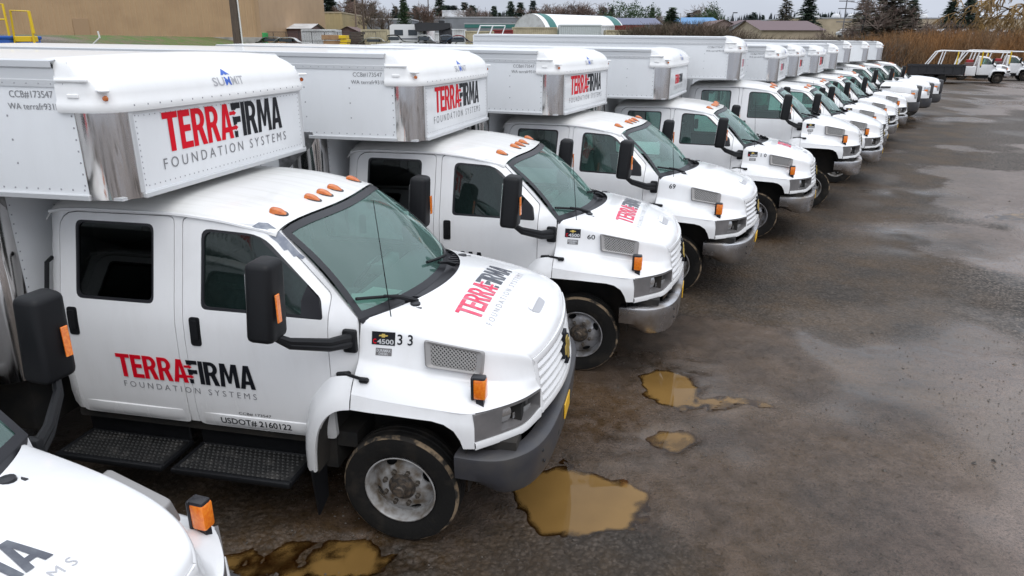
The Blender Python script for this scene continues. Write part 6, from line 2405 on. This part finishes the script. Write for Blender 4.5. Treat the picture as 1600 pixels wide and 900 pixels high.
def tree_key(kind, seed):
    k = (kind, seed)
    if k in TREE: return TREE[k]
    if kind in ('fir', 'firb', 'firbr', 'firn'):
        mt = {'fir': M_FIR, 'firb': M_FIRB, 'firbr': M_FIRBR, 'firn': M_FIRN}[kind]
        tr = MB().tube([(0, 0, -.5), (0, 0, 5), (0, 0, 9.7)], [.28, .17, .03], 8)
        TREE[k] = (tr.mesh('trunk', M_BARK), conifer_mesh(seed, 10, 2.5, .28, 1.2 if kind == 'firbr' else 2.4).mesh('crown', mt, 0, recalc=False), 10.0)
    elif kind == 'broad':
        tr = MB().tube([(0, 0, -.5), (0, 0, 4), (.2, 0, 8)], [.3, .2, .05], 8)
        TREE[k] = (tr.mesh('trunk', M_BARK), broad_mesh(seed, 10, 3.4).mesh('crown', M_FIRN, 0, recalc=False), 10.0)
    else:
        w, t = bare_mesh(seed, 10, .75 if kind != 'willow' else .9, 1.0 if kind == 'willow' else 0.0, 5, .17, 4, .020)
        mt = {'bare': M_TWIG, 'barer': M_TWIGR, 'willow': M_TWIGY}[kind]
        zs = max(q[2] for q in t.v)
        TREE[k] = (w.mesh('trunk', M_BARK if kind != 'willow' else M_TWIGY), t.mesh('crown', mt, 0, recalc=False), zs)
    return TREE[k]
def tree(kind, seed, px, top_py, Y, label, width=1.0, group=None, name=None, base=None):
    tr, cr, hh_ = tree_key(kind, seed)
    p = at(px, top_py, Y)
    g = tz_(p.x, Y) if base is None else base
    s = (p.z - g) / hh_
    t = empty(name or ('conifer_tree' if kind.startswith('fir') else 'evergreen_tree' if kind == 'broad' else 'bare_tree'), (p.x, Y, g), seed * 1.3 + px * .01)
    t.scale = (s * width, s * width, s)
    tag(t, label, 'tree', group)
    link('trunk', tr, t)
    link('crown', cr, t)
G1 = 'trees along the skyline'
for row in [
    ('fir', 1, 418, -4, 175, 'dark conifer at the corner of the tan building', 2.16), ('broad', 2, 446, 2, 185, 'rounded dark evergreen above the left of the mustard warehouse', 1.38),
    ('broad', 3, 468, -6, 190, 'taller rounded evergreen above the middle of the mustard warehouse', 1.12), ('fir', 4, 489, -12, 188, 'dark conifer above the right of the mustard warehouse', 1.76),
    ('fir', 5, 512, -14, 185, 'wide dark conifer above the right end of the mustard warehouse', 2.16), ('barer', 6, 538, -12, 170, 'tall reddish bare tree left of the two wooden poles', 1.25),
    ('fir', 6, 547, -16, 195, 'dark conifer behind the pale wooden pole', 1.62), ('bare', 7, 582, -8, 150, 'bare tree right of the dark wooden pole', 1.25), ('bare', 8, 601, 6, 165, 'small bare tree above the tan container', 1.38),
    ('firb', 9, 616, 8, 210, 'small blue green conifer left of the tallest narrow conifer', 1.49), ('firn', 10, 629, -8, 160, 'tall narrow green conifer above the motorhome', 1.01), ('barer', 11, 661, 2, 120, 'reddish bare tree left of the thin dark pole', 1.50),
    ('firb', 12, 648, 9, 215, 'small far conifer right of the tallest narrow conifer', 1.62), ('fir', 13, 686, -6, 205, 'dark conifer behind the white rooftop block', 1.49), ('firb', 14, 697, 6, 215, 'low conifer left of a wider one above the grey warehouse', 1.76),
    ('firb', 15, 708, 7, 215, 'wider low conifer above the grey warehouse', 2.16), ('fir', 16, 725, 3, 200, 'left of two green conifers above the grey warehouse', 1.49), ('fir', 17, 737, 8, 200, 'right of two green conifers above the grey warehouse', 1.62),
    ('bare', 18, 753, 6, 190, 'bare tree above the teal trimmed building', 1.62), ('fir', 19, 771, 7, 205, 'narrow dark conifer above the teal trimmed building', 1.22), ('fir', 20, 797, 0, 190, 'dark conifer just left of the hoop building', 1.35),
    ('fir', 21, 812, 3, 190, 'dark conifer above the left end of the hoop building', 1.49), ('firb', 22, 832, 0, 200, 'blue green conifer above the hoop building left teal band', 1.35), ('barer', 23, 822, 8, 170, 'bare tree behind the left end of the hoop building', 1.62),
    ('barer', 24, 848, 4, 175, 'first of the bare trees behind the hoop building', 1.75), ('bare', 25, 864, 3, 180, 'second of the bare trees behind the hoop building', 1.75), ('barer', 26, 880, 1, 178, 'third of the bare trees behind the hoop building', 1.75),
    ('bare', 27, 896, 0, 175, 'fourth of the bare trees behind the hoop building', 1.75), ('bare', 28, 912, -2, 172, 'fifth of the bare trees behind the hoop building', 1.88), ('barer', 29, 930, 1, 172, 'sixth of the bare trees behind the hoop building', 1.88),
    ('firb', 30, 942, 9, 205, 'conifer above the right teal band of the hoop building', 1.76), ('firb', 31, 955, 10, 215, 'small conifer between hoop building and the bushy pine', 1.22), ('broad', 32, 978, 2, 165, 'bushy dark pine above the slate blue shed', 1.06),
    ('broad', 33, 1008, 8, 170, 'second bushy pine above the slate blue shed', 0.94), ('fir', 34, 1019, 9, 190, 'thin conifer right of the two bushy pines', 0.94), ('firn', 35, 1050, 9, 96, 'nearer bushy green conifer left of the blue building', 2.03),
    ('firb', 36, 1077, 19, 230, 'small far conifer above the left of the blue building', 1.89), ('firb', 37, 1087, 15, 230, 'far conifer above the ridge of the blue building', 2.03), ('broad', 38, 1109, 4, 170, 'dark evergreen rising above the blue building', 0.88),
    ('broad', 39, 1120, 16, 172, 'lower evergreen right of the one above the blue building', 0.75), ('bare', 40, 1118, 3, 185, 'pale bare tree behind the evergreens above the blue building', 1.50), ('firb', 41, 1173, 22, 220, 'tiny far conifer above the brown roofed sheds', 1.76),
    ('firbr', 42, 1230, -4, 120, 'browned sparse conifer left of the dense conifer', 1.82), ('fir', 43, 1266, -8, 135, 'dense dark conifer left of the armed pole', 1.82), ('firb', 44, 1288, 19, 240, 'small far conifer right of the dense conifer', 1.35),
    ('firb', 45, 1303, 20, 240, 'small far conifer just left of the armed pole', 1.89), ('firbr', 46, 1355, -6, 130, 'brown rounded conifer right of the leaning pole', 2.56), ('barer', 47, 1372, -3, 118, 'bare tree between the brown conifer and the big mixed tree', 1.50),
    ('firbr', 48, 1397, -18, 86, 'big loose olive tree rising out of the thicket', 2.97), ('bare', 49, 1400, -14, 84, 'bare branches mixed into the big olive tree', 1.62), ('fir', 50, 1428, -4, 140, 'dark conifer right of the big olive tree', 1.76),
    ('fir', 51, 1490, -3, 150, 'left of two dark conifers above the long warehouse', 1.76), ('fir', 52, 1519, -6, 148, 'right of two dark conifers above the long warehouse', 1.89), ('firb', 53, 1432, 18, 230, 'tiny far conifer above the long warehouse', 1.62),
    ('willow', 54, 1592, -40, 92, 'yellowish bare willow leaning in at the right edge', 1.88), ('barer', 55, 405, 4, 165, 'bare tree left of the dark corner conifer', 1.50), ('bare', 56, 1345, 22, 100, 'low bare tree before the long warehouse, left of the olive tree', 1.88),
    ('bare', 57, 1465, 32, 84, 'pale bare shrub tree rising out of the orange thicket', 2.00)]:
    kind, seed, px, py, Y, lab, wd = row
    tree(kind, seed % 5 if kind.startswith('fir') else seed % 4, px, py, Y, lab, wd, G1)

def thicket(name, label, path, h, n, mt, spread=1.6, seed=1, lean=.25, th=.02):
    """a mass of upright stems along a line"""
    rs = random.Random(seed)
    m = MB()
    for k in range(n):
        u = rs.random() * (len(path) - 1)
        i = min(int(u), len(path) - 2)
        p = Vector(path[i]).lerp(Vector(path[i + 1]), u - i)
        hh_ = h[i] + (h[i + 1] - h[i]) * (u - i)
        x, y = p.x + rs.gauss(0, spread * .5), p.y + rs.gauss(0, spread)
        z = tz_q(x, y)
        H = hh_ * rs.uniform(.45, 1.12)
        a = rs.uniform(0, 6.28)
        d = Vector((math.cos(a), math.sin(a), 0))
        lx, ly = rs.gauss(0, lean), rs.gauss(0, lean)
        pts = [Vector((x, y, z - .1)), Vector((x + lx * H * .35, y + ly * H * .35, z + H * .55)), Vector((x + lx * H, y + ly * H, z + H))]
        w = th * rs.uniform(.6, 1.5)
        vs, fs = [], []
        for q, ww in zip(pts, (w, w * .8, w * .3)):
            vs += [q - d * ww, q + d * ww]
        m.add(vs, [(0, 1, 3, 2), (2, 3, 5, 4)])
        for _ in range(4):                                       # side twigs
            b = pts[1].lerp(pts[2], rs.uniform(-.6, .9))
            e = Vector((rs.gauss(0, 1), rs.gauss(0, 1), rs.uniform(.0, 1.2))).normalized() * H * rs.uniform(.12, .3)
            m.add([b, b + d * w * .9, b + e], [(0, 1, 2)])
    o = link(name, m.mesh(name, mt, 0, recalc=False))
    tag(o, label, 'brush', kind='stuff')
def tz_q(x, y):
    s, q = -RD.y * x + RD.x * (y - 5), RD.x * x + RD.y * (y - 5)
    f = lambda t: (lambda c: c * c * (3 - 2 * c))(min(max(t, 0), 1))
    return max(2.3 * f((s - 15) / 9) + 1.55 * f((s - 36) / 26) * f((-x - 26) / 8), 2.2 * f((q - 100) / 25))
M_BRUSH = mat('orange_brush', (.30, .145, .048), .9, col2=(.17, .105, .055), nscale=.35, ncut=(.38, .62))
M_BRAMB = mat('dark_bramble', (.085, .07, .045), .9, col2=(.14, .095, .07), nscale=.5)
def P2(px, Y): return (at(px, 60, Y).x, Y, 0)
thicket('thicket', 'orange brown leafless thicket behind the rack trucks', [P2(1335, 74), P2(1400, 77), P2(1470, 80), P2(1540, 83), P2(1640, 84)], [3.6, 4.2, 4.4, 4.4, 4.6], 9000, M_BRUSH, 1.7, 3)
thicket('bramble_hedge', 'dark bramble hedge behind the far end of the truck row', [P2(985, 80), P2(1050, 78), P2(1150, 76), P2(1250, 76), P2(1345, 76)], [2.5, 2.8, 3.2, 3.5, 3.7], 11000, M_BRAMB, 1.4, 5, .4, .03)
thicket('bramble_hedge', 'dark bramble along the foot of the thicket at the right edge', [P2(1330, 71), P2(1360, 73), P2(1400, 76)], [3.0, 3.4, 3.2], 1800, M_BRAMB, 1.2, 7, .3, .03)
thicket('bramble_hedge', 'dark bramble at the far right behind the second rack truck', [P2(1560, 86), P2(1640, 88)], [4.6, 4.8], 1200, M_BRAMB, 1.2, 9, .3, .03)
# far wooded ridge
def ridge():
    m = MB()
    rs = random.Random(4)
    for k in range(900):
        px = rs.uniform(380, 1620)
        Y = rs.uniform(330, 420)
        b = at(px, 60, Y)
        top = at(px, 34 - 6 * math.sin(px * .011) - rs.uniform(0, 7), Y).z
        w = rs.uniform(1.5, 3.5)
        g = 0
        for j in range(5):
            z = g + (top - g) * (.35 + .16 * j)
            r = w * (1 - j * .19)
            a = rs.uniform(0, 6.28)
            m.add([(b.x + math.cos(a) * r, Y + math.sin(a) * r, z - 1.5), (b.x - math.cos(a) * r, Y - math.sin(a) * r, z - 1.5), (b.x, Y, z + 2.2)], [(0, 1, 2)])
            m.add([(b.x + math.sin(a) * r, Y - math.cos(a) * r, z - 1.5), (b.x - math.sin(a) * r, Y + math.cos(a) * r, z - 1.5), (b.x, Y, z + 2.2)], [(0, 1, 2)])
    tag(link('wooded_ridge', m.mesh('wooded_ridge', mat('far_trees', (.055, .07, .085), .95, col2=(.08, .085, .095), nscale=.05), 0, recalc=False)), 'far wooded ridge along the horizon', 'trees', kind='stuff')  # bluish colour stands in for haze over the distance
ridge()

# mixed belt of trees behind the sheds, one mass
def belt(name, label, kinds, px0, px1, n, ytop, Y0, Y1, seed):
    rs = random.Random(seed)
    V, F, k0 = [], [], 0
    mt = None
    for k in range(n):
        kind = rs.choice(kinds)
        tr, cr, hh_ = tree_key(kind, rs.randint(0, 3))
        px = px0 + (px1 - px0) * (k + rs.random()) / n
        Y = rs.uniform(Y0, Y1)
        p = at(px, rs.uniform(*ytop), Y)
        g = tz_(p.x, Y)
        s = (p.z - g) / hh_
        w = s * rs.uniform(.9, 1.5)
        a = rs.uniform(0, 6.28)
        c = np.empty(len(cr.vertices) * 3)
        cr.vertices.foreach_get('co', c)
        c = c.reshape(-1, 3)
        V.append(np.stack([p.x + w * (c[:, 0] * math.cos(a) - c[:, 1] * math.sin(a)), Y + w * (c[:, 0] * math.sin(a) + c[:, 1] * math.cos(a)), g + s * c[:, 2]], -1))
        for pl in cr.polygons:
            F.append(tuple(i + k0 for i in pl.vertices))
        k0 += len(c)
        mt = cr.materials[0]
    me = bpy.data.meshes.new(name)
    me.from_pydata(np.concatenate(V).tolist(), [], F)
    me.materials.append(mt)
    tag(link(name, me), label, 'trees', kind='stuff')
belt('bare_wood', 'hazy belt of leafless trees behind the sheds left of the hoop building', ['barer'], 380, 820, 22, (8, 26), 205, 240, 5)
belt('conifer_wood', 'dark belt of conifers behind the sheds left of the hoop building', ['fir'], 395, 830, 22, (2, 22), 225, 260, 6)
belt('bare_wood', 'hazy belt of leafless trees behind the blue and brown buildings', ['bare'], 950, 1260, 11, (16, 30), 200, 240, 7)
belt('conifer_wood', 'low dark belt of far conifers right of the blue building', ['firb'], 1010, 1600, 30, (17, 32), 260, 330, 8)
belt('bare_wood', 'pale leafless scrub in front of the long tan warehouse', ['bare'], 1300, 1620, 12, (26, 44), 92, 110, 9)
# yard clutter between the sheds
def pile(px0, px1, py, Y, h, mt, name, label, cat, n=5):
    a, b = at(px0, py, Y), at(px1, py, Y)
    t = empty(name, ((a.x + b.x) / 2, Y, a.z - h))
    tag(t, label, cat)
    rs = random.Random(int(px0))
    for k in range(n):
        z = h * k / n
        j = rs.uniform(-.12, .12)
        link('layer', MB().box(-(b.x - a.x) / 2 + j, (b.x - a.x) / 2 + j, -.9 + j, .9, z, z + h / n * .86, .03, 1).mesh('layer', mt, 0), t)
M_TARP = mat('tan_tarp', (.36, .22, .12), .8, col2=(.28, .16, .09), nscale=2)
pile(505, 532, 54, 84, 1.8, M_TARP, 'tarped_stack', 'tan tarped stack before the white storage trailer', 'stack', 3)
pile(531, 542, 55, 83, 1.6, M_YELL, 'cage_stack', 'small yellow cage stack before the maroon shed', 'stack', 4)
pile(404, 414, 50, 87, 2.0, mat('sign_green', (.03, .32, .08), .6), 'bin_stack', 'green bin stack at the corner of the tan building', 'stack', 2)
pile(445, 453, 47, 97, 2.2, M_YELL, 'bin_stack', 'yellow bin stack under the pale sheet roof', 'stack', 2)
pile(546, 566, 50, 90, 2.4, M_POLE, 'pallet_stack', 'dark pallet stack between the maroon shed and the tan container', 'stack', 8)
pile(605, 618, 50, 96, 2.4, M_CREAM, 'pallet_stack', 'pale pallet stack behind the dark grey pickup', 'stack', 7)
container(640, 692, 52, 97, M_WHITEB, 'white box trailer behind the black machine', 2.6)
container(700, 726, 46, 100, M_WHITEB, 'white cube trailer behind the red pickup', 2.8)
container(726, 770, 49, 101, M_CREAM, 'cream flat container behind the ladder rack', 2.4)
container(770, 800, 47, 104, M_REDC, 'dull red container left of the hoop building', 2.4)
far_car(590, 88, M_WHITEC, 'white car in front of the tan container', .1)
far_car(662, 84, M_WHITEC, 'white pickup in front of the black machine', .0, True)
far_car(696, 83, M_SILVC, 'silver pickup left of the blue car', .1, True)
far_car(750, 82, M_WHITEC, 'white pickup right of the blue car', .0, True)
far_car(782, 83, M_SILVC, 'silver car below the ladder rack', .1)
